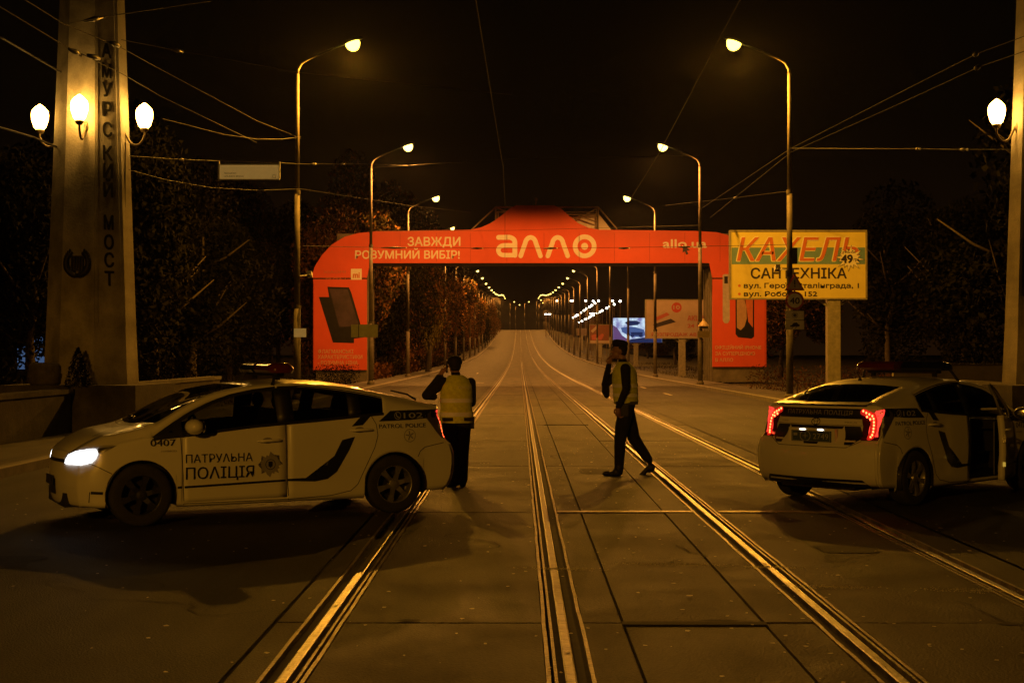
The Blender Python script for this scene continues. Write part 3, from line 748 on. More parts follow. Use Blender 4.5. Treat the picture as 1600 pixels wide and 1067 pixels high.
def make_car(name, label, plate, door_open, number):
    car = thing(name, label, 'police car', (0, 0, 0), 0, 'police cars blocking the road')
    def L(me, nm, m, par=None):
        me.materials.clear(); me.materials.append(m); return link_mesh(nm, me, par or car)
    L(make_mesh('body', {'body'}, solid=.012), 'body', paint)
    hood = L(make_mesh('hood', {'hood'}), 'hood', paint)
    L(make_mesh('windscreen', {'windscreen'}), 'windscreen', carglass)
    rwin = L(make_mesh('rear_window', {'rearwindow'}), 'rear_window', carglass)
    for s in (-1, 1):
        L(make_mesh('window_pillar', {'pillarB'}, (s,), solid=.05), 'window_pillar', blackp); L(make_mesh('window_pillar', {'pillarC'}, (s,), solid=.05), 'window_pillar', blackp)
        L(make_mesh('quarter_window', {'qglass'}, (s,)), 'quarter_window', carglass)
    doors = {}
    for s in (-1, 1):
        nm = 'L' if s < 0 else 'R'
        hinge = Vector((1.34, s * .80, 0))
        d = L(make_mesh('front_door', {'door'}, (s,), solid=.07), 'front_door', paint)
        wn = L(make_mesh('front_window', {'fglass'}, (s,)), 'window', carglass, d)
        doors[s] = (d, hinge)
        L(make_mesh('rear_window_side', {'rglass'}, (s,)), 'rear_door_window', carglass)
        # window surrounds
        for par, pts in ((d, [(1.045, WB(1.045) + .004)] + [(x, WTm(x) - .004) for x in (1.25, 1.474, 1.66, 1.861, 2.1, 2.341)]), (car, [(x, WTm(x) - .004) for x in (2.36, 2.6, 2.863, 3.05, 3.272, 3.5)])):
            P = []
            for a, b in zip(pts, pts[1:]): P += [(a[0] + (b[0] - a[0]) * k / 4, a[1] + (b[1] - a[1]) * k / 4) for k in range(4)]
            P.append(pts[-1]); decal(None, nm, .004, .5, 'window_trim', blackp, par, tris=ribbon(P, .035, caps=False))
        P = [(x, WB(x) - .005) for x in [1.045 + .1 * k for k in range(25)] + [3.5]]
        decal(None, nm, .005, .5, 'belt_trim', blackp, car if not (door_open and s > 0) else car, tris=ribbon([p for p in P if p[0] > 2.40] if (door_open and s > 0) else P, .028, caps=False))
        # quarter window pillar end and livery
        decal([[(1.03, .862), (1.33, .893), (1.33, 1.05), (1.045, .89)]], nm, .004, .06, 'mirror_patch', blackp, car if not (door_open and s > 0) else d)
        if not (door_open and s > 0):
            seam([(1.312, .872), (1.332, .512), (1.345, .20)], nm, car); seam([(1.345, .212), (2.43, .206)], nm, car)
        seam([(2.40, 1.0), (2.409, .603), (2.437, .20)], nm, car)
        seam([(3.35, 1.06), (3.41, .96), (3.425, .842), (3.39, .72), (3.29, .52), (3.20, .33), (3.12, .265), (2.9, .225), (2.437, .206)], nm, car)
        seam([(3.93, .66), (3.99, .70), (4.10, .72), (4.22, .74)], nm, car); seam([(3.93, .66), (3.90, .60)], nm, car)
        seam([(.44, .64), (.52, .60), (.64, .535)], nm, car); seam([(.44, .36), (.435, .20)], nm, car)
        # lower stripe
        stp = [(.45, .352), (.56, .345)]
        decal(None, nm, .003, .08, 'lower_stripe', navy, car, tris=ribbon(stp, .028, caps=False))
        dpar = d if (door_open and s > 0) else car
        decal(None, nm, .003, .08, 'lower_stripe', navy, dpar, tris=ribbon([(1.35, .376), (2.40, .404)], .022, caps=False))
        decal([[(1.22, .362), (1.325, .365), (1.325, .388), (1.25, .385)]], nm, .003, .08, 'lower_stripe', navy, car)
        sw = [(2.42, .395), (2.72, .378), (2.86, .40), (2.96, .47), (3.10, .70), (3.165, .835), (3.02, .805), (2.93, .64), (2.84, .50), (2.74, .435), (2.62, .42), (2.42, .418)]
        decal([sw], nm, .003, .06, 'sweep_stripe', navy, car)
        decal([[(3.13, .945), (3.255, .955), (3.36, 1.06), (3.245, 1.055)]], nm, .003, .06, 'sweep_stripe', navy, car)
        decal([[(3.44, .99), (3.575, 1.10), (3.78, 1.105), (4.17, 1.108), (4.14, 1.02), (3.8, .998)]], nm, .003, .06, 'phone_band', navy, car)
        fl = (lambda a, b: (a, b)) if s < 0 else (lambda a, b: (b, a))
        # ring with handset, 102
        cx = 3.66 if s < 0 else 3.93
        decal(None, nm, .0055, .1, 'phone_emblem', lgrey, car, tris=ring2((cx, 1.048), .034, .040))
        decal(None, nm, .0055, .1, 'phone_emblem', lgrey, car, tris=ribbon([(cx - .016, 1.068), (cx - .014, 1.048), (cx + .002, 1.032), (cx + .018, 1.030)], .011))
        u = (3.73, 3.965) if s < 0 else (3.86, 3.63)
        tdecal('102', nm, u[0], 1.018, u[1], .06, lgrey, car, .02, .0055)
        tdecal('PATROL POLICE', nm, *(((3.44, .916, 4.0) if s < 0 else (4.0, .916, 3.44))), .046, navy, car, .025)
        decal(None, nm, .0035, .1, 'round_emblem', greyv, car, tris=ring2((3.80, .83), .064, .071))
        for a_ in (30, 100, 170, 250, 320):
            decal(None, nm, .0035, .1, 'round_emblem', greyv, car, tris=ribbon([(3.80 + .012 * math.cos(R(a_)), .83 + .012 * math.sin(R(a_))), (3.80 + .045 * math.cos(R(a_)), .83 + .045 * math.sin(R(a_)))], .014))
        tdecal(number, nm, *(((1.015, .795, 1.262) if s < 0 else (1.262, .795, 1.015))), .068, navy, car, .04)
        tdecal('HYBRID', nm, *(((1.12, .735, 1.27) if s < 0 else (1.27, .735, 1.12))), .018, greyv, car, .02)
        dd = dpar
        tdecal('ПАТРУΛЬНА', nm, *(((1.36, .618, 2.045) if s < 0 else (2.045, .618, 1.36))), .085, navy, dd, .004, .006)
        tdecal('ПОΛІЦІЯ', nm, *(((1.36, .455, 2.06) if s < 0 else (2.06, .455, 1.36))), .118, navy, dd, .012, .006)
        sc = (2.235, .575) if s < 0 else (1.60, .80)
        if s > 0: sc = (2.235, .575)
        star = []
        for k in range(32):
            a = 2 * math.pi * k / 32; r_ = .132 if k % 4 == 0 else (.105 if k % 4 == 2 else .088)
            star.append((sc[0] + r_ * math.cos(a + math.pi / 2), sc[1] + r_ * math.sin(a + math.pi / 2)))
        decal([star], nm, .0035, .1, 'police_star', greyv, dd)
        decal(None, nm, .0055, .1, 'police_star', navy, dd, tris=ring2(sc, .048, .054))
        decal([[(sc[0] - .022, sc[1] + .03), (sc[0] - .022, sc[1] - .015), (sc[0], sc[1] - .035), (sc[0] + .022, sc[1] - .015), (sc[0] + .022, sc[1] + .03)]], nm, .0055, .1, 'police_star', navy, dd)
        for hx, hz, hp in ((2.11, .815, dd), (3.12, .90, car)):
            p0 = cast(hx, hz, nm, .0); p1 = cast(hx + .25, hz + .006, nm, 0)
            h_ = MB(); h_.tube([p0, p0 + Vector((.03, s * .035, .003)), (p0 + p1) / 2 + Vector((0, s * .042, .004)), p1 + Vector((-.03, s * .035, .003)), p1], [.010, .014, .015, .014, .010], 10)
            ho = h_.build('door_handle', paint, hp, True)
            P = arc((hx + .1, hz + .006), .055, 0, 360, 20, .032)[:-1]
            decal([P], nm, .0015, .1, 'handle_recess_shade', greyv, hp)  # flat grey patch stands in for the shade in the hollow
        # mirror
        mp = cast(1.40, .955, nm, 0)
        mb = MB(); mb.ell((1.42, s * .985, .985), (.095, .125, .078), 16); mi_ = mb.build('wing_mirror', paint, dd, True)
        mb = MB(); mb.tube([(1.34, s * .80, .915), (1.38, s * .88, .925), (1.42, s * .95, .945)], [.035, .03, .035], 8); mb.build('mirror_stalk', blackp, mi_, True)
        mb = MB(); mb.ell((1.508, s * .985, .985), (.012, .105, .062), 14); mb.build('mirror_glass', chrome, mi_, True)
        # headlight
        hl = [(.258, .615), (.262, .66), (.285, .715), (.345, .752), (.45, .782), (.575, .805), (.695, .81), (.60, .765), (.52, .70), (.48, .65), (.37, .617)]
        lens = decal([hl], nm, .014, .03, 'headlight', clearg, car)
        decal([[(.265, .622), (.270, .66), (.292, .708), (.35, .744), (.45, .772), (.505, .775), (.515, .735), (.495, .69), (.46, .65), (.37, .625)]], nm, .009, .02, 'headlight_bulb', alloy if door_open else headglow, lens)
        decal([[(.52, .778), (.685, .805), (.60, .768), (.525, .735)]], nm, .008, .02, 'headlight_reflector', alloy, lens)
        # tail lamp
        tl = [(3.99, 1.035), (4.14, 1.13), (4.6, 1.13), (4.6, .74), (4.215, .77)]
        S_ = 'L' if s < 0 else 'R'
        lens = decal([[(3.985, 1.04), (4.06, 1.085), (4.155, 1.118), (4.205, 1.0), (4.25, .86), (4.275, .765), (4.20, .78), (4.12, .88)]], nm, .006, .04, 'tail_lamp', clearg, car)
        decal([[(3.99, 1.04), (4.06, 1.078), (4.15, 1.112), (4.20, 1.0), (4.24, .87), (4.255, .785), (4.20, .79), (4.12, .88)]], nm, .003, .04, 'tail_reflector', alloy, lens)
        decal(None, nm, .008, .04, 'tail_lamp_glow', ledside, lens, tris=ribbon([(4.155, 1.085), (4.19, 1.0), (4.225, .90), (4.25, .80)], .03))
        rp_ = [(.50, 1.10), (.60, 1.075), (.70, 1.05), (.745, 1.0), (.765, .90), (.77, .80), (.765, .755), (.585, .75), (.57, .80), (.575, .90), (.545, 1.0)]
        rl = decal([[(s * a, b) for a, b in rp_]], 'B', .006, .04, 'tail_lamp_rear', redlens, car)
        decal(None, 'B', .0085, .03, 'tail_lamp_glow', ledglow, rl, tris=ribbon([(s * .555, 1.065), (s * .66, 1.02), (s * .685, .96), (s * .69, .86), (s * .675, .79)], .075))
        mb = MB()
        for a, b in [(.55, 1.075), (.585, 1.055), (.62, 1.04), (.655, 1.02), (.675, .99), (.685, .955), (.69, .92), (.69, .885), (.69, .85), (.685, .815), (.675, .785), (.61, 1.01), (.64, .985), (.648, .945), (.65, .905), (.65, .865), (.645, .825), (.64, .79)][:11] + [(.64, .985), (.60, 1.01)]:
            p = cast(s * a, b, 'B', .012)
            if p: mb.ell(p, (.004, .012, .014), 8)
        if len(mb.v): mb.build('led', ledred, rl, True)
        # wheels and arches
        for cx, nmw in ((XFR, 'f'), (XRR, 'r')):
            wheel(car, cx, s, steelrim if nmw == 'f' else alloy)
            mb = MB(); n = 20; vs = []
            for yy in (s * .875, s * .845, s * .50):
                for k in range(n + 1):
                    a = math.pi * (-.10 + 1.2 * k / n); r_ = AR - (.0 if abs(yy) < .86 else .004)
                    px_ = cx + r_ * math.cos(a); pz_ = WZC + r_ * math.sin(a)
                    yb = yy
                    if abs(yy) > .86:
                        h = cast(px_, pz_ + .006, nm, 0); yb = h.y if h else yy
                    vs.append((px_, yb, max(pz_, .18)))
            mb.add(vs, [(i * (n + 1) + k, i * (n + 1) + k + 1, (i + 1) * (n + 1) + k + 1, (i + 1) * (n + 1) + k) for i in range(2) for k in range(n)])
            mb.add([(cx + (AR) * math.cos(math.pi * k / n), s * .5, WZC + AR * math.sin(math.pi * k / n)) for k in range(n + 1)] + [(cx + AR, s * .5, .18), (cx - AR, s * .5, .18)][::1], [tuple(range(n + 1)) + (n + 2, n + 1)])
            mb.build('wheel_arch_liner', blackp, car, True)
    # rear end details
    def rq(P, off, m, nm='hatch_trim', par=None): return decal([P], 'B', off, .06, nm, m, par or car)
    band = rq([(-.56, 1.10), (.56, 1.10), (.545, .985), (-.545, .985)], .003, navy, 'rear_band')
    tdecal('ПАТРУΛЬНА ПОΛІЦІЯ', 'B', -.43, 1.025, .43, .052, greyv, band, .01, .006)
    rq([(-.545, .905), (-.36, .905), (-.42, .70), (-.50, .70), (-.60, .78)], .003, blackp, 'lower_hatch_panel')
    rq([(.545, .905), (.36, .905), (.42, .70), (.50, .70), (.60, .78)], .003, blackp, 'lower_hatch_panel')
    rq([(-.36, .905), (.36, .905), (.34, .872), (-.34, .872)], .003, blackp, 'lower_hatch_panel')
    rq([(-.10, .725), (.10, .725), (.09, .70), (-.09, .70)], .003, blackp, 'lower_hatch_panel')
    seam([(-.56, .915), (.56, .915)], 'B', car, .005); seam([(-.60, .745), (-.45, .672), (.45, .672), (.60, .745)], 'B', car, .006)
    pc = cast(0, .80, 'B', .0)
    MB().box((pc.x + .035, 0, .795), (.05, .62, .16)).build('plate_recess', paint, car)
    pl_ = MB().box((pc.x + .066, 0, .785), (.010, .53, .125)).build('number_plate', mat('plate_blue_grey', (.045, .075, .09), .4, coat=.4), car)
    mb = MB(); vs, fs = text_mesh(plate, -.15, -.032, .23, .066, .02); mb.add([(pc.x + .0725, u, .785 + v) for u, v in vs], fs)
    mb.box((pc.x + .0715, 0, .785 + .057), (.002, .50, .004)); mb.box((pc.x + .0715, 0, .785 - .057), (.002, .50, .004)); mb.box((pc.x + .0715, .25, .785), (.002, .004, .11)); mb.box((pc.x + .0715, -.25, .785), (.002, .004, .11))
    mb.box((pc.x + .0725, -.21, .80), (.002, .05, .03))
    mb.build('plate_lettering', lgrey, pl_)
    MB().box((pc.x + .052, -.12, .857), (.03, .07, .008)).box((pc.x + .052, .12, .857), (.03, .07, .008)).build('plate_lamp', platelit, car)
    # emblem: three interlocking ellipses
    for (rx, rz_, oz) in ((.060, .042, 0), (.022, .040, 0), (.042, .018, .018)):
        vs, fs = ring2((0, 0), .86, 1.0); decal(None, 'B', .010 + rx * .02, .2, 'emblem', chrome, car, tris=([(u * rx, .945 + oz + v * rz_) for u, v in vs], fs))
    tdecal('PRIUS', 'B', .36, .935, .50, .02, greyv, car, .02); tdecal('HYBRID', 'B', -.50, .937, -.40, .014, greyv, car, .02)
    rq([(-.62, .32), (.62, .32), (.70, .23), (-.70, .23)], .004, blackp, 'rear_valance')
    # spoiler lip
    pts = [cast(3.9, y_, 'T', 0) for y_ in (-.6, -.3, 0, .3, .6)]
    mb = MB(); n = 12; vs = []
    for k in range(n + 1):
        y_ = -.60 + 1.2 * k / n; X = 4.30 - .13 * (y_ / .76) ** 2; z = 1.142
        vs += [(X - .10, y_, z + .022), (X + .022, y_, z + .004), (X + .018, y_, z - .014), (X - .06, y_, z - .016)]
    mb.add(vs, [(i * 4 + k, i * 4 + (k + 1) % 4, (i + 1) * 4 + (k + 1) % 4, (i + 1) * 4 + k) for i in range(n) for k in range(4)] + [(0, 1, 2, 3), (n * 4, n * 4 + 3, n * 4 + 2, n * 4 + 1)])
    mb.build('spoiler', navy, car)
    # rear wiper
    a_ = cast(3.86, -.36, 'T', -.0); b_ = cast(3.6, -.46, 'T', 0)
    MB().tube([(4.10, -.30, 1.20), (3.96, -.40, 1.262), (3.72, -.50, 1.31)], [.014, .011, .008], 6).build('rear_wiper', ironm, rwin, True)
    for s in (-1, 1):
        MB().tube([(1.02 - .1, s * .05 - .28, 1.03), (1.12 - .1, s * .05 - .02, 1.065), (1.10 - .08, s * .05 + .25, 1.06)], [.012, .010, .007], 6).build('wiper', blackp, car, True)
    MB().lathe([(.025, 0), (.02, .02), (.004, .05)], (3.42, 0, 1.395), n=8).tube([(3.42, 0, 1.42), (3.48, 0, 1.50)], .004, 5).build('antenna', blackp, car)
    # nose
    decal([[(-.40, .665), (.40, .665), (.44, .63), (-.44, .63)]], 'F', .004, .06, 'upper_grille', blackp, car)
    decal([[(-.22, .46), (.22, .46), (.19, .30), (-.19, .30)]], 'F', .004, .06, 'lower_grille', blackp, car)
    pf = cast(0, .43, 'F', 0); MB().box((pf.x - .010, 0, .44), (.010, .40, .10)).build('front_plate', blackp, car)
    seam([(.30, -.62), (.22, -.5), (.10, -.25), (.06, 0), (.10, .25), (.22, .5), (.30, .62)], 'T', car)
    decal([[(.5, -.5), (.68, -.6), (.9, -.45), (.72, -.38)]], 'T', .003, .06, 'hood_print', greyv, hood)
    # floor, underbody, interior
    MB().box((2.27, 0, .26), (4.05, .98, .14)).box((2.27, 0, .235), (1.95, 1.66, .10)).box((.50, 0, .30), (.24, 1.0, .16)).box((4.12, 0, .33), (.24, 1.45, .18)).build('underbody', blackp, car)
    MB().box((1.12, 0, .70), (.30, 1.45, .42)).box((1.30, 0, .84), (.30, 1.36, .12)).build('dashboard', blackp, car)
    MB().box((3.75, 0, .62), (.70, 1.0, .62)).build('boot_floor', blackp, car)
    for s in (-1, 1):
        so = MB().box((2.05, s * .37, .50), (.52, .50, .16)).build('seat', seatm, car)
        mb = MB(); mb.box((0, 0, .30), (.13, .48, .62)); mb.v = [(v[0] + v[2] * .30 + 2.22, v[1] + s * .37, v[2] + .52) for v in mb.v]; mb.build('seat_back', seatm, so)
        MB().ell((2.47, s * .37, 1.205), (.06, .13, .09), 12).build('headrest', seatm, so, True)
    so = MB().box((3.0, 0, .52), (.50, 1.25, .16)).build('rear_seat', seatm, car)
    mb = MB(); mb.box((0, 0, .28), (.13, 1.22, .56)); mb.v = [(v[0] + v[2] * .32 + 3.15, v[1], v[2] + .52) for v in mb.v]; mb.build('seat_back', seatm, so)
    mb = MB(); pts = [(1.52 + .06 * math.sin(a) * .6, -.37 + .18 * math.cos(a), .90 + .18 * math.sin(a)) for a in [2 * math.pi * k / 20 for k in range(21)]]; mb.tube(pts, .014, 6); mb.build('steering_wheel', blackp, car, True)
    # light bar across the roof
    bar = MB().box((2.45, 0, 1.500), (.12, .95, .045)).box((2.45, -.42, 1.46), (.05, .04, .05)).box((2.45, .42, 1.46), (.05, .04, .05)).build('light_bar', blackp, car)
    def pod(y0, y1, m, nm):
        n = 18; vs = []; pr = [(-.125, .0), (-.15, .03), (-.135, .075), (-.08, .108), (.08, .108), (.135, .075), (.15, .03), (.125, .0)]
        for k in range(n + 1):
            t = k / n; y_ = y0 + (y1 - y0) * t; e_ = 1
            if t > .8: e_ = math.sqrt(max(.05, 1 - ((t - .8) / .2) ** 2))
            vs += [(2.45 + a * (.35 + .65 * e_), y_, 1.512 + b * (.45 + .55 * e_)) for a, b in pr]
        mb = MB(); q = len(pr); mb.add(vs, [(i * q + k, i * q + (k + 1) % q, (i + 1) * q + (k + 1) % q, (i + 1) * q + k) for i in range(n) for k in range(q)] + [tuple(range(q)), tuple(n * q + k for k in range(q))[::-1]])
        o = mb.build(nm, m, bar, True); sharp(o, 50); return o
    pod(-.05, -.62, red_glass, 'red_beacon'); pod(.05, .62, blue_glass, 'blue_beacon')
    for s in (-1, 1):
        MB().tube([(2.38, s * .56, 1.548), (2.37, s * .60, 1.50), (2.34, s * .64, 1.43), (2.32, s * .665, 1.385)], [.018, .018, .016, .02], 6).build('light_bar_strap', blackp, bar)
    if door_open:
        d, hinge = doors[1]
        a = R(-21)
        d.matrix_basis = Matrix.Translation(hinge) @ Matrix.Rotation(-a, 4, 'Z') @ Matrix.Translation(-hinge)
        # window frame of the open door and its edge hardware
        P3 = [Vector((x, 0, 0)) for x in ()]
        mb = MB(); pts = [cast(x, WTm(x) - .012, 'R', -.012) for x in (1.30, 1.474, 1.66, 1.861, 2.1, 2.30, 2.38)] + [cast(2.41, 1.2, 'R', -.012), cast(2.415, 1.0, 'R', -.02)]
        mb.tube([p for p in pts if p], .018, 6); mb.build('window_frame', mat('grey_door_frame', (.16, .16, .15), .4), d, True)
        MB().box((1.88, .745, .60), (.98, .012, .62)).build('door_trim', blackp, d)
        q = cast(2.422, .7, 'R', .03)
        MB().box((2.426, q.y - .04, .42), (.006, .03, .05)).build('door_reflector', mat('amber_reflector_glow', (.8, .6, .1), .2, emit=(1, .7, .1), es=.35), d)  # slight glow stands in for the light a reflector throws back
        MB().box((2.426, q.y - .04, .72), (.008, .035, .09)).build('door_latch', chrome, d)
    # hinge-line origin for the car: move everything so that the wheelbase centre is the origin
    for c in kids(car):
        c.matrix_basis = Matrix.Translation((-2.275, 0, 0)) @ c.matrix_basis
    return car
carA = make_car('police_car', 'white police car seen from its left side, headlight on, number 0407 on the fender', 'Ф 0407', False, '0407')
carA.location = (-2.938, 15.33, 0); carA.rotation_euler = (0, 0, R(27.1))
carB = make_car('police_car', 'white police car seen from behind at right, tail lamps glowing and front door open', '⊕ 2749', True, '0412')
carB.location = (4.85, 17.48, 0); carB.rotation_euler = (0, 0, R(-136.0))

# ------------------------------------------------------------------ people
def remesh(mb, voxel, name, parent, assign, mats, smooth_it=2):
    me = bpy.data.meshes.new('r'); me.from_pydata(mb.v, [], mb.f)
    bm = bmesh.new(); bm.from_mesh(me); bmesh.ops.recalc_face_normals(bm, faces=bm.faces); bm.to_mesh(me); bm.free()
    o = bpy.data.objects.new('r', me); col.objects.link(o)
    m = o.modifiers.new('r', 'REMESH'); m.mode = 'VOXEL'; m.voxel_size = voxel
    s = o.modifiers.new('s', 'SMOOTH'); s.iterations = smooth_it; s.factor = .5
    bpy.context.view_layer.update()
    m2 = bpy.data.meshes.new_from_object(o.evaluated_get(bpy.context.evaluated_depsgraph_get()))
    bpy.data.objects.remove(o)
    m2.materials.clear()
    for x in mats: m2.materials.append(x)
    for p in m2.polygons: p.material_index = assign(p.center)
    m2.polygons.foreach_set('use_smooth', [True] * len(m2.polygons)); m2.name = name
    return link_mesh(name, m2, parent)
def limb(mb, pts, rs, n=12):
    for i in range(len(pts) - 1): mb.tube([pts[i], pts[i + 1]], [rs[i], rs[i + 1]], n)
    for p, r_ in zip(pts, rs): mb.ell(p, (r_, r_, r_), n)
def hand(mb, w_, d, side_, curl):
    """palm from the wrist w_ along d; side_ = thumb direction, curl = direction the fingers bend"""
    w_, d, side_, curl = Vector(w_), Vector(d).normalized(), Vector(side_).normalized(), Vector(curl).normalized()
    limb(mb, [w_, w_ + d * .045, w_ + d * .085], [.026, .034, .030], 8)
    for k, ln in enumerate((.068, .078, .073, .058)):
        b = w_ + d * .088 + side_ * (.030 - .020 * k)
        limb(mb, [b, b + (d * .8 + curl * .5) * ln * .5, b + (d * .8 + curl * .5) * ln * .5 + (d * .2 + curl) * ln * .45], [.0105, .0098, .0088], 6)
    b = w_ + d * .03 + side_ * .030
    limb(mb, [b, b + (d * .5 + side_ * .7 + curl * .2) * .035, b + (d * .9 + side_ * .4 + curl * .5) * .062], [.013, .011, .0095], 6)
def shoe(mb, heel, toe, up=(0, 0, 1)):
    heel, toe, up = Vector(heel), Vector(toe), Vector(up)
    d = (toe - heel).normalized(); sd = d.cross(up).normalized(); up = sd.cross(d)
    L_ = (toe - heel).length
    M = Matrix((d, -sd, up)).transposed()
    mb.ell(heel + d * L_ * .52 + up * .028, (L_ * .52, .047, .036), 14, M=M)
    mb.ell(heel + d * L_ * .26 + up * .055, (L_ * .27, .043, .06), 12, M=M)
    mb.ell(heel + d * L_ * .78 + up * .034, (L_ * .24, .050, .040), 12, M=M)

def officer_walking(loc):
    # walks towards -x; camera sees the left side (-y)
    t = thing('person', 'person in dark uniform and yellow vest walking left between the tram rails', 'person', loc, 0)
    mb = MB()
    hipL, hipR = Vector((0, -.09, .95)), Vector((0, .09, .95))
    kL, aL = Vector((-.085, -.10, .50)), Vector((-.10, -.10, .10))
    kR, aR = Vector((.12, .10, .50)), Vector((.31, .11, .22))
    # torso
    limb(mb, [hipL, kL, aL], [.115, .084, .064], 14); limb(mb, [hipL * .5 + kL * .5 + Vector((-.005, 0, 0)), kL], [.10, .085], 12)
    limb(mb, [hipR, kR, aR], [.115, .086, .064], 14)
    mb.ell((.0, 0, .98), (.135, .18, .14), 18); mb.ell((-.005, 0, 1.12), (.125, .165, .17), 18)
    mb.ell((-.02, 0, 1.32), (.135, .19, .20), 18); mb.ell((-.025, 0, 1.46), (.105, .19, .10), 18)
    limb(mb, [(-.03, 0, 1.50), (-.055, 0, 1.62)], [.068, .056], 12)
    # head, facing -x, tilted slightly down
    hc = Vector((-.09, 0, 1.715))
    mb.ell(hc + Vector((.012, 0, .025)), (.098, .077, .102), 18); mb.ell(hc + Vector((-.035, 0, -.055)), (.062, .055, .062), 14)
    mb.ell(hc + Vector((-.102, 0, -.018)), (.020, .014, .024), 10)         # nose
    mb.ell(hc + Vector((-.092, 0, -.062)), (.014, .024, .010), 8); mb.ell(hc + Vector((-.085, 0, -.098)), (.022, .024, .018), 8)
    for s in (-1, 1):
        mb.ell(hc + Vector((.012, s * .079, -.012)), (.018, .010, .030), 8); mb.ell(hc + Vector((-.086, s * .030, .020)), (.012, .018, .008), 8)
    # near arm hanging, far arm bent up to the face
    sL = Vector((-.02, -.20, 1.47)); eL = Vector((-.015, -.255, 1.19)); wL = Vector((-.115, -.225, .955))
    limb(mb, [sL, eL, wL], [.072, .054, .040], 12); hand(mb, wL, (-.1, .02, -1), (-1, 0, 0), (.2, .9, -.2))
    sR = Vector((-.03, .20, 1.46)); eR = Vector((-.27, .235, 1.24)); wR = Vector((-.225, .10, 1.52))
    limb(mb, [sR, eR, wR], [.070, .054, .038], 12); hand(mb, wR, (.25, -.25, 1), (-.8, -.3, .1), (.3, -.7, .2))
    limb(mb, [(-.265, .225, 1.24), (-.262, .20, 1.15), (-.25, .19, 1.09)], [.05, .058, .04], 10)
    shoe(mb, aL + Vector((.055, 0, -.10)), aL + Vector((-.225, -.01, -.10)))
    limb(mb, [aL, aL + Vector((0, 0, -.03))], [.054, .052])
    shoe(mb, aR + Vector((.050, 0, -.045)), aR + Vector((-.135, 0, -.235)), (.7, 0, .7))
    limb(mb, [aR, aR + Vector((.02, 0, -.03))], [.052, .05])
    def asg(c):
        if c.z > 1.60 and (c - hc).length < .16: return 1 if c.z < hc.z + .045 else 1
        if (c - (wL + Vector((0, 0, -.07)))).length < .105 and c.z < .93 and c.y < -.15: return 1
        if (c - (wR + Vector((.0, -.01, .08)))).length < .11 and c.z > 1.535: return 1
        if c.z < .145 and c.x < .1 or ((c - aR).length < .30 and c.z < .2 and c.x > .08): return 2
        return 0
    remesh(mb, .0085, 'body', t, asg, [uniform, skin, bootm])
    # hair and cap
    mb = MB(); mb.ell(hc + Vector((.028, 0, .035)), (.090, .083, .095), 16); mb.ell(hc + Vector((.05, 0, -.02)), (.058, .070, .06), 12)
    mb.build('hair', hairm, t, True)
    mb = MB(); mb.lathe([(.092, 0), (.100, .03), (.102, .06), (.085, .085), (.04, .098)], (0, 0, 0), n=24)
    mb.v = [(hc.x + .012 + x_ * 1.08, y_ * .92, hc.z + .055 + z_ * (1 + .15 * (-x_ / .1))) for x_, y_, z_ in mb.v]
    cap = mb.build('cap', uniform, t, True)
    mb = MB(); vs = [(hc.x - .085 - .075 * math.cos(R(a_)), .078 * math.sin(R(a_)), hc.z + .060 - .030 * math.cos(R(a_))) for a_ in range(-90, 91, 15)]
    mb.add(vs + [(x_, y_, z_ - .008) for x_, y_, z_ in vs], [tuple(range(13)), tuple(range(13, 26))[::-1]] + [(k, 13 + k, 14 + k, k + 1) for k in range(12)]); mb.build('cap_peak', uniform, cap)
    # phone held by the right hand
    MB().box((0, 0, 0), (.075, .012, .14)).build('phone', phonem, t, loc=(hc.x - .055, .105, hc.z - .09))
    # vest: shell round the torso
    mb = MB(); n = 28; hts = [(1.00, .168, .205, 0), (1.08, .170, .205, 0), (1.18, .168, .20, -.003), (1.30, .176, .212, -.012), (1.40, .170, .216, -.015), (1.47, .148, .210, -.02), (1.525, .105, .165, -.03), (1.56, .082, .10, -.035)]
    vs = []
    for z, rx, ry, ox in hts:
        for k in range(n):
            a = 2 * math.pi * k / n; w_ = 1 + .025 * math.sin(5 * a + z * 9)
            vs.append((ox + rx * w_ * math.cos(a), ry * w_ * math.sin(a), z - (.012 * math.cos(3 * a) if z < 1.02 else 0)))
    mb.add(vs, [(i * n + k, i * n + (k + 1) % n, (i + 1) * n + (k + 1) % n, (i + 1) * n + k) for i in range(len(hts) - 1) for k in range(n)])
    vest = mb.build('vest', vestm, t, True)
    for z0 in (1.08, 1.21):
        mb = MB(); vs = []
        for zz in (z0, z0 + .05):
            for k in range(n):
                a = 2 * math.pi * k / n; w_ = 1 + .025 * math.sin(5 * a + zz * 9); f = pchip([(h[0], h[1]) for h in hts])(zz) + .005; g2 = pchip([(h[0], h[2]) for h in hts])(zz) + .005
                vs.append((f * w_ * math.cos(a) - .004, g2 * w_ * math.sin(a), zz))
        mb.add(vs, [(k, (k + 1) % n, n + (k + 1) % n, n + k) for k in range(n)]); mb.build('reflective_tape', reflm, vest, True)
    # belt holster
    MB().box((-.03, -.205, .90), (.10, .05, .16)).box((.0, 0, 1.0), (.30, .40, .04)).build('duty_belt', bootm, t)
    return t
o1 = officer_walking((1.50, 19.92, 0)); o1.scale = (1.03, 1.0, 1.025)

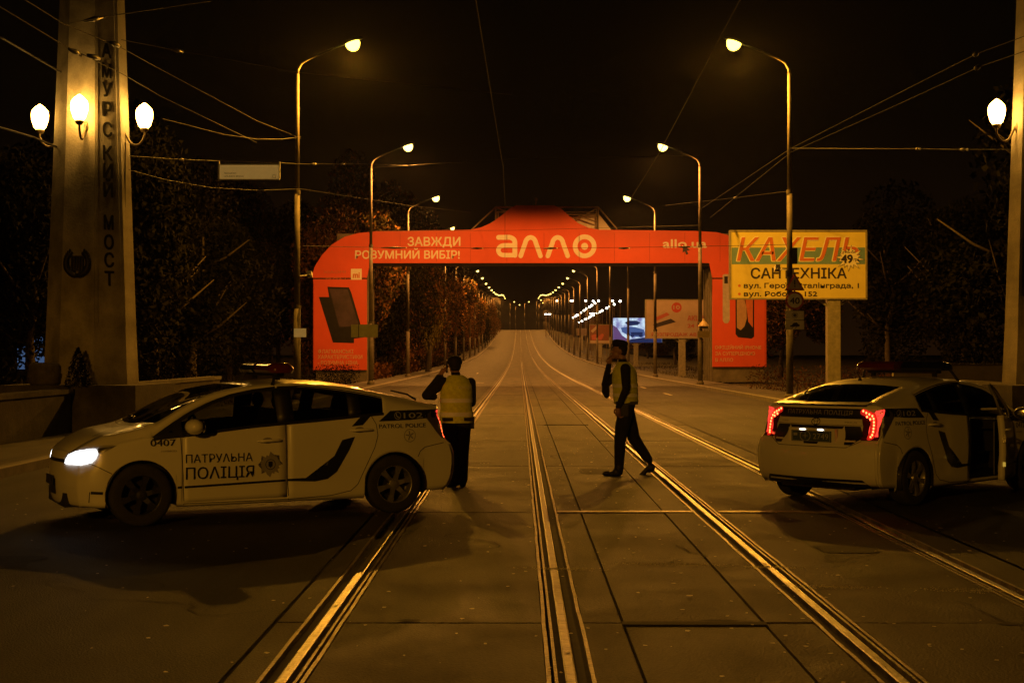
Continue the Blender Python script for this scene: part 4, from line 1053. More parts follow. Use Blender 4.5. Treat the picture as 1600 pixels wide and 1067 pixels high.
def officer_standing(loc):
    # seen from behind (faces +y), left hand with a phone at the ear
    t = thing('person', 'person seen from behind in yellow reflective vest standing behind the left police car', 'person', loc, 0)
    mb = MB()
    hL, hR = Vector((-.09, 0, .88)), Vector((.09, 0, .88))
    limb(mb, [hL, (-.055, .015, .47), (-.02, 0, .09)], [.108, .086, .066], 14); limb(mb, [hR, (.085, .02, .47), (.08, 0, .09)], [.108, .086, .066], 14)
    mb.ell((0, 0, .92), (.185, .13, .13), 18); mb.ell((0, 0, 1.08), (.165, .12, .17), 18); mb.ell((0, .0, 1.25), (.185, .125, .19), 18); mb.ell((0, 0, 1.36), (.185, .10, .09), 18)
    limb(mb, [(0, .005, 1.40), (-.01, .02, 1.51)], [.066, .056], 12)
    hc = Vector((-.015, .045, 1.59))
    mb.ell(hc + Vector((0, -.012, .02)), (.077, .096, .10), 18); mb.ell(hc + Vector((0, .035, -.055)), (.055, .062, .06), 12); mb.ell(hc + Vector((0, .10, -.02)), (.014, .02, .024), 8)
    for s in (-1, 1): mb.ell(hc + Vector((s * .079, -.01, -.01)), (.010, .018, .030), 8)
    sL, eL, wL = Vector((-.185, 0, 1.37)), Vector((-.385, .03, 1.20)), Vector((-.19, .12, 1.45))
    limb(mb, [sL, eL, wL], [.078, .064, .044], 12); hand(mb, wL, (.45, -.1, 1), (.3, -.8, .1), (.8, .1, .2))
    limb(mb, [eL + Vector((.01, 0, 0)), eL + Vector((.10, .05, -.02))], [.06, .05])
    sR, eR, wR = Vector((.185, .0, 1.36)), Vector((.215, .05, 1.10)), Vector((.12, .22, 1.0))
    limb(mb, [sR, eR, wR], [.072, .056, .042], 12); hand(mb, wR, (-.6, .6, .1), (0, 0, 1), (-.5, -.5, 0))
    for x_, ax in ((-.02, -.09), (.08, .11)):
        shoe(mb, (x_, -.055, 0), (ax, .215, 0)); limb(mb, [(x_, 0, .09), (x_, 0, .05)], [.055, .052])
    def asg(c):
        if c.z > 1.50 and (c - hc).length < .15: return 1
        if (c - (wL + Vector((.03, 0, .08)))).length < .11 and c.z > 1.465: return 1
        if (c - (wR + Vector((-.05, .05, 0)))).length < .10 and c.y > .22: return 1
        if c.z < .125: return 2
        return 0
    remesh(mb, .0085, 'body', t, asg, [uniform, skin, bootm])
    mb = MB(); mb.ell(hc + Vector((0, -.022, .03)), (.085, .094, .10), 16); mb.ell(hc + Vector((0, -.045, -.03)), (.068, .055, .06), 12); mb.build('hair', hairm, t, True)
    mb = MB(); mb.lathe([(.094, -.01), (.099, .02), (.094, .05), (.078, .078), (.05, .096), (.02, .103)], (hc.x, hc.y - .012, hc.z + .025), n=24); cap = mb.build('cap', hairm, t, True)
    mb = MB(); vs = [(hc.x + .078 * math.sin(R(a_)), hc.y + .075 + .07 * math.cos(R(a_)), hc.z + .05 - .025 * math.cos(R(a_))) for a_ in range(-90, 91, 15)]
    mb.add(vs + [(x_, y_, z_ - .008) for x_, y_, z_ in vs], [tuple(range(13)), tuple(range(13, 26))[::-1]] + [(k, 13 + k, 14 + k, k + 1) for k in range(12)]); mb.build('cap_peak', uniform, cap)
    MB().box((0, 0, 0), (.012, .07, .14), 0).build('phone', phonem, t, loc=(hc.x - .10, hc.y + .01, hc.z - .03))
    mb = MB(); n = 28; hts = [(.84, .215, .155), (.95, .215, .155), (1.05, .205, .15), (1.16, .208, .155), (1.26, .212, .155), (1.34, .205, .14), (1.40, .17, .115), (1.44, .12, .09), (1.462, .085, .075)]
    fx, fy = pchip([(h[0], h[1]) for h in hts]), pchip([(h[0], h[2]) for h in hts])
    vs = []
    for z, rx, ry in hts:
        for k in range(n):
            a = 2 * math.pi * k / n; w_ = 1 + .022 * math.sin(5 * a + z * 11)
            vs.append((rx * w_ * math.cos(a), ry * w_ * math.sin(a) + .0, z))
    mb.add(vs, [(i * n + k, i * n + (k + 1) % n, (i + 1) * n + (k + 1) % n, (i + 1) * n + k) for i in range(len(hts) - 1) for k in range(n)])
    vest = mb.build('vest', vestm, t, True)
    for z0 in (.925, 1.105):
        mb = MB(); vs = []
        for zz in (z0, z0 + .055):
            for k in range(n):
                a = 2 * math.pi * k / n; w_ = 1 + .022 * math.sin(5 * a + zz * 11)
                vs.append(((fx(zz) + .006) * w_ * math.cos(a), (fy(zz) + .006) * w_ * math.sin(a), zz))
        mb.add(vs, [(k, (k + 1) % n, n + (k + 1) % n, n + k) for k in range(n)]); mb.build('reflective_tape', reflm, vest, True)
    # lettering across the back
    vs, fs = text_mesh('ПОЛІЦІЯ', -.005, 1.285, .17, .035, .02)
    mb = MB(); mb.add([(u, -(fy(v) * (1 + .022 * math.sin(5 * math.atan2(-.155, u) + v * 11)) + .010) * math.sqrt(max(.05, 1 - (u / .235) ** 2)), v) for u, v in vs], fs); mb.build('vest_lettering', reflm, vest)
    MB().box((0, 0, .89), (.40, .29, .045)).box((.20, .0, .84), (.05, .09, .16)).build('duty_belt', bootm, t)
    return t
o2 = officer_standing((-.815, 18.15, 0)); o2.scale = (1, 1, .985); o2.rotation_euler = (0, 0, R(14))

# ------------------------------------------------------------------ pylons with globe lamps
ZP = lambda px, Z=30.0: (px - VX) * Z / FPX
def pw(z): return (1.86 - .068 * z) / 2
def make_pylon(label, X, Y, letters, rot):
    t = thing('pylon', label, 'pylon', (X, Y, 0), rot)
    secs = [(0, 1.06), (.35, 1.02), (.36, 1.0), (2.2, 1.0), (6, 1.0), (10, 1.0), (14, 1.0), (15.5, 1.0)]
    mb = MB(); vs = []
    for z, f in secs:
        r_ = pw(z) * f / math.cos(R(22.5))
        if z < 2.2: r_ *= 1 + .03 * (1 - z / 2.2)
        for k in range(8): a = R(22.5 + 45 * k); vs.append((r_ * math.cos(a), r_ * math.sin(a), z))
    mb.add(vs, [(i * 8 + k, i * 8 + (k + 1) % 8, (i + 1) * 8 + (k + 1) % 8, (i + 1) * 8 + k) for i in range(len(secs) - 1) for k in range(8)] + [tuple((len(secs) - 1) * 8 + k for k in range(8))])
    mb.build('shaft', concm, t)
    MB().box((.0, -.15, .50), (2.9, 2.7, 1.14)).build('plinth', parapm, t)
    # raised frame round the lettering on the chamfer facing the road (towards +x,-y for the left pylon)
    sd = 1 if letters else -1
    a = R(-45 if sd > 0 else -135)
    nrm = Vector((math.cos(a), math.sin(a), 0)); tan = Vector((-math.sin(a), math.cos(a), 0))
    def fp(u, z, off): return nrm * (pw(z) + off) + tan * u + Vector((0, 0, z))
    for e2 in (-1, 1):
        mb = MB(); vs = []
        for z in (2.3, 15):
            hw = pw(z) * math.tan(R(22.5))
            for u, off in ((e2 * hw * .98, 0), (e2 * hw * .98, .03), (e2 * (hw - .075), .03), (e2 * (hw - .075), 0)): vs.append(fp(u, z, off))
        mb.add(vs, [(k, (k + 1) % 4, 4 + (k + 1) % 4, 4 + k) for k in range(4)] + [(0, 1, 2, 3), (7, 6, 5, 4)]); mb.build('pilaster_edge', concm, t)
    if letters:
        for ch, py in letters:
            z = CAMZ - (py - HY) / FPX * 29.4
            vs, fs = text_mesh(ch, -.10, 0, .10, .30, .03)
            mb = MB()
            for q_, (a, b) in enumerate(((0, 0), (-1, .5), (1, -.5), (.5, 1), (-.5, -1))): mb.add([fp(u + a * .011, z - .15 + v + b * .010, .012 + q_ * .003) for u, v in vs], fs)
            me_o = mb.build('letter', ironm, t)
    # wreath emblem on the front face
    zc_ = CAMZ - (411 - HY) / FPX * 29.1
    mb = MB()
    for s in (-1, 1):
        pts = [(s * .235 * math.sin(R(q)) * 1.0, -(pw(zc_) + .05), zc_ - .255 * math.cos(R(q))) for q in range(0, 156, 12)]
        mb.tube(pts, [.045, .055, .06, .062, .064, .064, .064, .062, .060, .056, .05, .042, .03], 8)
        for q in range(14, 150, 11):
            x_ = s * .235 * math.sin(R(q)); z_ = zc_ - .255 * math.cos(R(q))
            for w2 in (-1, 1):
                mb.ell((x_ + w2 * .035 * math.sin(R(q)) * s, -(pw(zc_) + .06), z_ - w2 * .035 * math.cos(R(q)) + .02), (.022, .02, .048), 6)
    mb.build('wreath', ironm, t, True)
    mb = MB()
    for k in range(-2, 3): mb.box((k * .058, -(pw(zc_) + .03), zc_), (.034, .06, .25))
    mb.box((0, -(pw(zc_) + .03), zc_ + .14), (.29, .06, .03)); mb.box((0, -(pw(zc_) + .03), zc_ - .14), (.29, .06, .03)); mb.build('emblem', ironm, t)
    MB().tube([(pw(6) + .02, -.1, 1.2), (pw(6) + .03, -.1, 6.2)], .015, 6).build('cable_duct', ironm, t)
    return t
L_ = [('А', 76), ('М', 108), ('У', 138), ('Р', 169), ('С', 201), ('К', 238), ('И', 266), ('Й', 296), ('М', 347), ('О', 378), ('С', 406), ('Т', 435)]
pyl = make_pylon('tall tapering concrete pylon at left with vertical lettering, a wreath and three globe lamps', ZP(142), 30.0, L_, R(-3))
pyr = make_pylon('tapering concrete pylon cut by the right edge of the photo', ZP(1640), 30.0, None, R(3))
def globe_lamp(px, py, Y, dx, dy, label, hz=0):
    """globe at the pixel, bracket reaching (dx,dy) back to the shaft"""
    p = at(px, py, Y)
    t = thing('globe_lamp', label, 'wall lamp', p, 0, 'acorn globe lamps on the pylons')
    MB().lathe([(.075, -.26), (.125, -.20), (.170, -.06), (.180, .05), (.165, .14), (.105, .215), (.04, .265), (.015, .285)], n=24).build('globe', globem, t, True)
    MB().lathe([(.055, -.34), (.085, -.30), (.095, -.262), (.07, -.25)], n=16).build('globe_holder', brassm, t, True)
    pts = [(0, 0, -.30), (0, 0, -.42), (dx * .14, dy * .14, -.56), (dx * .38, dy * .38, -.62), (dx * .62, dy * .62, -.55), (dx * .78, dy * .78, -.40), (dx * .90, dy * .90, -.30), (dx * 1.0, dy * 1.0, -.33)]
    P = [Vector(p_) for p_ in pts]; S = []
    for i in range(len(P) - 1):
        a, b, c, d = P[max(i - 1, 0)], P[i], P[i + 1], P[min(i + 2, len(P) - 1)]
        for k in range(4):
            q = k / 4; S.append(.5 * ((2 * b) + (c - a) * q + (2 * a - 5 * b + 4 * c - d) * q * q + (3 * b - a - 3 * c + d) * q ** 3))
    S.append(P[-1])
    MB().tube(S, .026, 8).build('bracket', brassm, t, True)
    MB().ell((dx, dy, -.33), (.06, .06, .13), 10).build('wall_plate', brassm, t, True)
    return t
globe_lamp(60, 183, 30.0, .52, 0, 'glowing globe lamp on the left side of the left pylon')
globe_lamp(122, 168, 28.9, 0.02, .40, 'glowing globe lamp on the front of the left pylon, facing the camera')
globe_lamp(224, 181, 30.0, -.50, 0, 'glowing globe lamp on the right side of the left pylon')
globe_lamp(1557, 176, 30.0, .44, 0, 'glowing globe lamp on the left side of the right pylon')
globe_lamp(1722, 181, 30.0, -.44, 0, 'globe lamp on the right side of the right pylon, outside the picture')
# parapets
def wall(name, label, x, y0, y1, z0, z1, th=.35):
    t = thing(name, label, 'parapet', (x, (y0 + y1) / 2, 0))
    MB().box((0, 0, (z0 + z1) / 2 - .04), (th - .08, y1 - y0, z1 - z0 - .08)).build('wall_panel', parapm, t)
    MB().box((0, 0, z1 - .035), (th + .04, y1 - y0 + .03, .09)).build('coping', parapm, t)
    return t
wall('parapet', 'low dark concrete parapet left of the left police car', -9.2, 8, 28.4, -.1, .99)
wall('parapet', 'low concrete parapet between the left pylon and the lamp pole', -9.2, 31.7, 42.5, -.1, 1.02)
wall('parapet', 'low parapet along the right pavement, hidden mostly by the right police car', 11.4, 8, 28.4, -.1, .99)
wall('parapet', 'low parapet beyond the right pylon', 11.4, 31.7, 42.5, -.1, 1.02)
t = thing('stone_drum', 'round weathered stone drum lying on the plinth left of the pylon foot', 'stone drum', (ZP(76, 29.3), 29.0, 1.07))
MB().lathe([(.27, 0), (.31, .05), (.31, .40), (.26, .46)], n=20).build('drum', drumst, t, True); MB().lathe([(.33, .16), (.33, .24)], n=20).build('band', drumst, t)
t = thing('clipped_shrub', 'dark cone-shaped shrub in front of the foot of the left pylon', 'shrub', (ZP(122, 28.6), 28.55, 1.05))
mb = MB()
for k in range(900):
    h = rnd.random() ** 1.3; a = rnd.random() * 6.283; r_ = .27 * (1 - h) ** .7 * rnd.uniform(.6, 1.05); p = Vector((r_ * math.cos(a), r_ * math.sin(a), h * .78)); s_ = rnd.uniform(.02, .05)
    u_ = Vector((rnd.gauss(0, 1), rnd.gauss(0, 1), rnd.gauss(0, 1))).normalized(); v_ = u_.cross(Vector((.3, .5, .8))).normalized()
    mb.add([p - u_ * s_, p - v_ * s_ * .4, p + u_ * s_, p + v_ * s_ * .4], [(0, 1, 2, 3)])
mb.build('foliage', leafC, t); MB().tube([(0, 0, 0), (0, 0, .5)], [.04, .02], 6).build('stem', barkm, t)

# ------------------------------------------------------------------ red arch
AY = 85.0; k_ = AY / FPX
def ax(px): return (px - VX) * k_
def az(py): return CAMZ - (py - HY) * k_
arch = thing('arch', 'huge red advertising arch spanning the road with white lettering', 'advertising arch', (0, AY, 0))
D = 3.5
def xz(pts): return [(ax(a), az(b)) for a, b in pts]
out_l = [(487, 430), (492, 415), (503, 398), (518, 382), (538, 370), (560, 364), (590, 361)]
crown = [(735, 359), (752, 355), (768, 348), (783, 337), (795, 327), (806, 321), (866, 321), (878, 327), (890, 338), (904, 349), (920, 356), (936, 359)]
out_r = [(1085, 361), (1120, 363), (1150, 371), (1172, 384), (1187, 400), (1195, 416), (1198, 432)]
beam = xz(out_l + crown + out_r + [(1198, 434), (1113, 434), (1108, 411), (578, 411), (573, 434), (487, 434)])
MB().prism(beam, 0, .16).build('beam_banner', redban, arch)
MB().prism(xz([(489, 436.2), (573, 436.2), (573, 578), (489, 578)]), 0, .16).build('leg_banner', redban, arch)
MB().prism(xz([(1113, 436.2), (1197, 436.2), (1197, 573), (1113, 573)]), 0, .16).build('leg_banner', redban, arch)
MB().prism(xz([(489, 434.2), (573, 434.2), (573, 436), (489, 436)]), .01, .15).prism(xz([(1113, 434.2), (1197, 434.2), (1197, 436), (1113, 436)]), .01, .15).build('banner_joint', seamm, arch)
# structure behind the banners
mb = MB()
x0, x1_, x2_, x3_ = ax(492), ax(573), ax(1113), ax(1195); zb, zt = az(411), az(364)
mb.box(((x0 + x1_) / 2, .20 + D / 2, (az(434)) / 2), (x1_ - x0 - .1, D, az(434))); mb.box(((x2_ + x3_) / 2, .20 + D / 2, az(434) / 2), (x3_ - x2_ - .1, D, az(434)))
mb.box(((x0 + x3_) / 2, .20 + D / 2, (zb + zt) / 2), (x3_ - x0 - 2.6, D, zt - zb - .05))
mb.build('structure_box', banback, arch)
for xx in (x1_ + .02, x2_ - .02):
    for k in range(5):
        MB().box((xx, .45 + k * .8, az(411) / 2 - .15), (.08, .10, az(411) - .1)).build('cladding_rib', banback, arch)
for xx in (x0 + .4, x1_ - .4, x2_ + .4, x3_ - .4):
    MB().box((xx, .7, .1), (.45, .6, 1.4)).build('footing', parapm, arch)
# gantry truss behind the crown
Yb = .9
def bar(a, b, r_=.045): return MB().tube([(ax(a[0]), Yb, az(a[1])), (ax(b[0]), Yb, az(b[1]))], r_, 6).build('truss_bar', trussm, arch)
for a, b in (((774, 321), (802, 321)), ((774, 321), (735, 358)), ((774, 321), (774, 356)), ((776, 322), (800, 332)), ((866, 321), (936, 321)), ((936, 321), (966, 356)), ((936, 321), (936, 356)), ((900, 342), (936, 322)), ((934, 333), (885, 333)), ((934, 345), (905, 335)), ((778, 356), (778, 330))): bar(a, b)
Yb = 3.2
for a, b in (((774, 323), (936, 323)), ((774, 323), (774, 356)), ((936, 323), (936, 356))): bar(a, b)
MB().prism(xz([(745, 358), (776, 338), (796, 330), (796, 352), (776, 357)]), 1.6, 1.7).build('inner_panel', banwhite, arch)
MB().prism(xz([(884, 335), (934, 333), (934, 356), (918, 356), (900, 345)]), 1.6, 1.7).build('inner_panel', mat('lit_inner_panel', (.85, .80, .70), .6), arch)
MB().prism(xz([(938, 330), (958, 356), (938, 357)]), 1.6, 1.7).build('inner_panel', banwhite, arch)
MB().tube([(ax(838), 1.2, az(322)), (ax(838), 1.2, az(309))], .04, 6).ell((ax(838), 1.2, az(308)), (.09, .09, .12), 8).build('top_beacon', trussm, arch)
# sewn seams and sagging ropes of the banner
for px in (625, 682, 735, 792, 850, 905, 960, 1015, 1070, 1125):
    MB().box((ax(px), -.006, (az(364) + az(409)) / 2), (.035, .012, az(364) - az(409))).build('banner_seam', mat('seam_red', (.42, .045, .016), .6), arch)
for x_, y0_, y1_ in ((531, 440, 577), (1155, 440, 572)):
    MB().box((ax(x_ - 41 if x_ < 800 else x_ + 40), -.006, (az(y0_) + az(y1_)) / 2), (.04, .012, az(y0_) - az(y1_))).build('banner_seam', mat('seam_red', (.42, .045, .016), .6), arch)
# lettering: each word a part
def aword(txt, px0, px1, py_base, hpx, m=banwhite, bold=.02, off=-.012, shear=0.):
    mb = MB(); flat_text(mb, txt, ax(px0), az(py_base), off, ax(px1), hpx * k_, bold, 0, shear); return mb.build('lettering', m, arch)
aword('ЗАВЖДИ', 637, 719, 384, 13.5, bold=.03); aword('РОЗУМНИЙ', 555, 655, 404, 12.5, bold=.03); aword('ВИБІР!', 663, 718, 404, 12.5, bold=.03)
aword('allo.ua', 1036, 1104, 387, 13.5, bold=.035)
def astroke(pts, wd, off=-.012):
    vs, fs = ribbon([(ax(a), az(b)) for a, b in pts], wd * k_); MB().add([(u, off, v) for u, v in vs], fs).build('logo_stroke', banwhite, arch)
def parc(cx, cy, r_, a0, a1, ry=None, n=16): return [(cx + r_ * math.cos(R(a0 + (a1 - a0) * k / n)), cy - (ry or r_) * math.sin(R(a0 + (a1 - a0) * k / n))) for k in range(n + 1)]
astroke([(779, 371)] + parc(793, 378.5, 11.5, 75, 0, 8, 8) + [(804.5, 399)], 7.6)
vs, fs = [], []
o_ = [(787, 382.5), (796, 382.5), (803, 382.6)]
astroke([(802, 383.5), (788, 383.5)] + parc(786.5, 391.2, 7.8, 100, 260, 7.4, 10) + [(790, 398.8), (802, 398.8)], 7.0, -.016)
for cx in (829, 871.5):
    astroke([(cx - 15.5, 400)] + parc(cx, 382, 8.5, 168, 12, 11, 10) + [(cx + 15.5, 400)], 7.2)
vs, fs = ring2((ax(913.5), az(385)), 11.2 * k_, 18.6 * k_, 36); MB().add([(u, -.012, v) for u, v in vs], fs).build('logo_ring', banwhite, arch)
c_ = arc((ax(913.5), az(385)), 5.4 * k_, 0, 360, 24)[:-1]; MB().add([(u, -.012, v) for u, v in c_], [tuple(range(24))]).build('logo_dot', banwhite, arch)
# cursor arrow under the web address
MB().add([(ax(a), -.022, az(b)) for a, b in ((1067, 382), (1078, 391), (1073, 391.5), (1075.5, 397), (1072, 398), (1070, 392.5), (1066.5, 395))], [tuple(range(7))]).build('cursor_print', darkink, arch)
# left leg print
MB().add([(ax(a), -.010, az(b)) for a, b in ((511.5, 448), (545, 449), (549, 458), (569, 527), (553, 529), (553, 536), (520, 535), (498, 464), (514, 464))], [tuple(range(9))]).build('phone_print', phonem, arch)
MB().add([(ax(a), -.016, az(b)) for a, b in ((514, 451), (543, 452), (561, 509), (530, 511))], [(0, 1, 2, 3)]).build('phone_print_screen', phonevio, arch)
MB().add([(ax(a), -.010, az(b)) for a, b in ((548, 420), (565, 420), (565, 437), (548, 437))], [(0, 1, 2, 3)]).build('logo_square', banwhite, arch)
aword('mi', 551.5, 561.5, 434, 9.5, mat('logo_orange', (.55, .15, .04), .6), .05, -.018)
aword('XIAOMI', 505, 540, 427, 4.5, banfaint, .02); aword('MI MIX 2', 509, 541, 437, 4.5, banfaint, .02)
fp2 = mat('banner_small_print', (.58, .30, .20), .6)
aword('ФЛАГМАНСЬКІ', 497, 552, 552, 6, fp2, .03); aword('ХАРАКТЕРИСТИКИ', 496.5, 566, 560.5, 6, fp2, .03); aword('- РОЗУМНА ЦІНА', 496.5, 559, 569.5, 6, fp2, .03)
# right leg print
MB().add([(ax(a), -.010, az(b)) for a, b in ((1129, 430), (1132, 428.5), (1138, 428.5), (1140, 431), (1140, 500), (1137, 505), (1132, 505), (1129, 501))], [tuple(range(8))]).build('phone_print', mat('phone_print_silver', (.42, .36, .32), .5), arch)
MB().add([(ax(a), -.016, az(b)) for a, b in ((1131.5, 432), (1137, 432), (1137, 443), (1131.5, 443))], [(0, 1, 2, 3)]).build('phone_camera_print', phonem, arch)
MB().add([(ax(a), -.010, az(b)) for a, b in ((1149, 462), (1175, 462), (1178, 466), (1178, 526), (1174, 529), (1153, 527), (1149, 522))], [tuple(range(7))]).build('phone_print', phonem, arch)
MB().add([(ax(a), -.016, az(b)) for a, b in ((1151, 464), (1162, 464), (1166, 480), (1166.5, 498), (1163, 510), (1157, 516), (1151, 512))], [tuple(range(7))]).build('phone_print_screen', mat('phone_print_sand', (.40, .24, .13), .5), arch)
MB().add([(ax(a), -.013, az(b)) for a, b in ((1164, 464), (1176, 466), (1176, 512), (1169, 503))], [(0, 1, 2, 3)]).build('phone_print_screen', mat('phone_print_orange', (.50, .12, .04), .5), arch)
aword('ОФІЦІЙНИЙ IPHONE', 1117, 1189, 545.5, 5.5, fp2, .03); aword('ЗА СУПЕРЦІНОЮ', 1117.5, 1179, 555, 5.5, fp2, .03); aword('В АЛЛО', 1117.5, 1145, 565, 5.5, fp2, .03)

# ------------------------------------------------------------------ billboards
def billboard(label, px0, px1, py0, py1, Y, face, post_px, post_w=.5, ground=None, frame=boardpole, cat='billboard'):
    a, b = at(px0, py1, Y), at(px1, py0, Y); zc = ground if ground is not None else 0
    t = thing('billboard', label, cat, ((a.x + b.x) / 2, Y, zc))
    w_, h = b.x - a.x, b.z - a.z; z0 = a.z - zc
    MB().box((0, .16, z0 + h / 2), (w_, .26, h)).build('board', frame, t)
    MB().box((0, 0, z0 + h / 2), (w_ - .12, .04, h - .12)).build('poster', face, t)
    for (cx, cz, dx, dz) in ((0, z0 + .03, w_, .07), (0, z0 + h - .03, w_, .07), (-w_ / 2 + .03, z0 + h / 2, .07, h - .16), (w_ / 2 - .03, z0 + h / 2, .07, h - .16)): MB().box((cx, -.02, cz), (dx, .09, dz)).build('frame_edge', frame, t)
    x_ = (post_px - VX) / FPX * Y - t.location.x
    MB().box((x_, .25, z0 / 2 - .3), (post_w, .45, z0 + .62)).build('post', boardpole, t)
    for s in (-1, 1): MB().tube([(x_ + s * .1, .25, z0 - .35), (x_ + s * .7, .25, z0 + .05)], .07, 6).build('brace', boardpole, t)
    return t, z0, w_, h
yb, z0, w_, h = billboard('yellow billboard with orange and black lettering on a single post', 1140, 1354, 360, 468, 61.0, yellowm, 1303, .55, -.15)
bx = lambda px: (px - VX) / FPX * 61.0 - yb.location.x
bz = lambda py: CAMZ - (py - HY) / FPX * 61.0 - yb.location.z
MB().add([(bx(a), -.026, bz(b)) for a, b in ((1143, 387), (1351, 387), (1351, 413), (1143, 413))], [(0, 1, 2, 3)]).build('teal_band', tealm, yb)
def yword(txt, p0, p1, base, hp, m, off, bold=.02, shear=0): mb = MB(); flat_text(mb, txt, bx(p0), bz(base), off, bx(p1), hp * 61 / FPX, bold, 0, shear); return mb.build('lettering', m, yb)
for q_, (du, dv) in enumerate(((-1.6, 0), (1.6, 0), (0, 1.4), (0, -1.4), (-1.1, 1), (1.1, -1), (1.1, 1), (-1.1, -1))): yword('КАХЕЛЬ', 1151 + du, 1340 + du, 408 + dv, 37, creamm, -.030 - .0012 * q_, .0, .22)
yword('КАХЕЛЬ', 1151, 1340, 408, 37, orangem, -.044, .0, .22); yword('КАХЕЛЬ', 1152.2, 1341.2, 408, 37, orangem, -.0455, .0, .22)
yword('САНТЕХНІКА', 1173, 1322, 435, 16, darkink, -.03, .03)
yword('вул. Героїв Сталінграда, 1', 1162, 1341, 450, 7.6, darkink, -.03, .035); yword('вул. Робоча, 152', 1162, 1276, 463, 7.6, darkink, -.03, .035)
for py in (446.5, 459.5):
    c_ = arc((bx(1155), bz(py)), 2.2 * 61 / FPX, 0, 360, 12)[:-1]; MB().add([(u, -.03, v) for u, v in c_], [tuple(range(12))]).build('bullet_print', orangem, yb)
stp = []
for k in range(32):
    r_ = (24 if k % 4 == 0 else 19) if k % 2 == 0 else 13; a = 2 * math.pi * k / 32 + .1; stp.append((bx(1327 + r_ * math.cos(a)), bz(404 + r_ * .88 * math.sin(a))))
MB().add([(u, -.050, v) for u, v in stp], [tuple(range(32))]).build('price_star', darkink, yb)
MB().add([(bx(1327) + (u - bx(1327)) * .93, -.054, bz(404) + (v - bz(404)) * .93) for u, v in stp], [tuple(range(32))]).build('price_star', creamm, yb)
yword('49', 1314, 1331, 411, 13, darkink, -.059, .06); yword('грн', 1333, 1341, 408, 5, darkink, -.059, .02); yword('тільки', 1316, 1335, 396, 3.6, darkink, -.059, .02)
pb, z0, w_, h = billboard('pale billboard with a red round mark, half hidden by the arch leg', 1008, 1128, 468, 529, 110.0, whiteboard, 1066, .5, -.2)
qx = lambda px: (px - VX) / FPX * 110 - pb.location.x
qz = lambda py: CAMZ - (py - HY) / FPX * 110 - pb.location.z
c_ = arc((qx(1057), qz(480.5)), 8 * .05, 0, 360, 20)[:-1]; MB().add([(u, -.03, v) for u, v in c_], [tuple(range(20))]).build('round_print', signred, pb)
for txt, p0, p1, b_, hh, m in (('10', 1052, 1062, 483, 6, whiteboard), ('АКЦІЯ', 1074, 1102, 501, 8, pinkink), ('24 999', 1074, 1104, 512, 6, pinkink), ('РОЗПРОДАЖ АВТО', 1018, 1100, 525, 5, pinkink)):
    mb = MB(); flat_text(mb, txt, qx(p0), qz(b_), -.034, qx(p1), hh * .05, .04); mb.build('lettering', m, pb)
MB().add([(qx(a), -.03, qz(b)) for a, b in ((1020, 507), (1048, 498), (1056, 503), (1024, 512))], [(0, 1, 2, 3)]).build('product_print', darkink, pb)
MB().add([(qx(a), -.03, qz(b)) for a, b in ((1022, 497), (1042, 488), (1046, 492), (1024, 502))], [(0, 1, 2, 3)]).build('product_print', pinkink, pb)
# bright screen
scr = bpy.data.materials.new('screen_image'); scr.use_nodes = True; n_ = scr.node_tree; b_ = n_.nodes['Principled BSDF']; tcn = n_.nodes.new('ShaderNodeTexCoord'); gr = n_.nodes.new('ShaderNodeTexNoise'); gr.inputs['Scale'].default_value = 1.1; gr.inputs['Detail'].default_value = 4
crr = n_.nodes.new('ShaderNodeValToRGB'); crr.color_ramp.elements[0].position = .36; crr.color_ramp.elements[0].color = (.20, .22, .50, 1); crr.color_ramp.elements[1].position = .56; crr.color_ramp.elements[1].color = (.62, .84, 1, 1)
n_.links.new(tcn.outputs['Object'], gr.inputs['Vector']); n_.links.new(gr.outputs['Fac'], crr.inputs[0]); n_.links.new(crr.outputs[0], b_.inputs['Emission Color']); b_.inputs['Emission Strength'].default_value = .95; b_.inputs['Base Color'].default_value = (.02, .02, .02, 1)
sb, z0, w_, h = billboard('bright blue-white screen billboard showing a dark car', 957, 1035, 496, 536, 165.0, scr, 994, .5, -.2, ironm)
sqx = lambda px: (px - VX) / FPX * 165 - sb.location.x
sqz = lambda py: CAMZ - (py - HY) / FPX * 165 - sb.location.z
sd_ = emis('screen_dark_blue', (.03, .045, .16), .5); sm_ = emis('screen_mid_blue', (.10, .17, .45), .6); sp_ = emis('screen_violet', (.20, .10, .28), .6)
def sp(pts, m, off, nm='screen_print'): MB().add([(sqx(a), off, sqz(b)) for a, b in pts], [tuple(range(len(pts)))]).build(nm, m, sb)
sp(((958, 508), (964, 512), (972, 524), (985, 533), (985, 535.5), (958, 535.5)), sp_, -.03); sp(((985, 530), (1034, 524), (1034, 535.5), (980, 535.5)), sd_, -.031)
sp(((976, 504), (982, 501), (994, 501), (1001, 504), (996, 508), (982, 509)), sd_, -.034)
sp(((970, 512), (980, 510.5), (992, 511), (1006, 515), (1008, 523), (1003, 527), (986, 526), (972, 519)), sm_, -.033)
sp(((985, 519), (1004, 519), (1004, 524), (987, 524)), sd_, -.036)
for cx in (988, 1001): sp([(cx + 3 * math.cos(k * .6), 524 + 3.2 * math.sin(k * .6)) for k in range(10)], sd_, -.038)
b3, *_ = billboard('dim far billboard with a red figure, left of the bright screen', 921, 956, 507, 537, 205.0, mat('dim_board_print', (.20, .07, .045), .6), 938, .5, .0)
f_ = lambda pts, m: MB().add([((a - VX) / FPX * 205 - b3.location.x, -.04, CAMZ - (b - HY) / FPX * 205 - b3.location.z) for a, b in pts], [tuple(range(len(pts)))]).build('figure_print', m, b3)
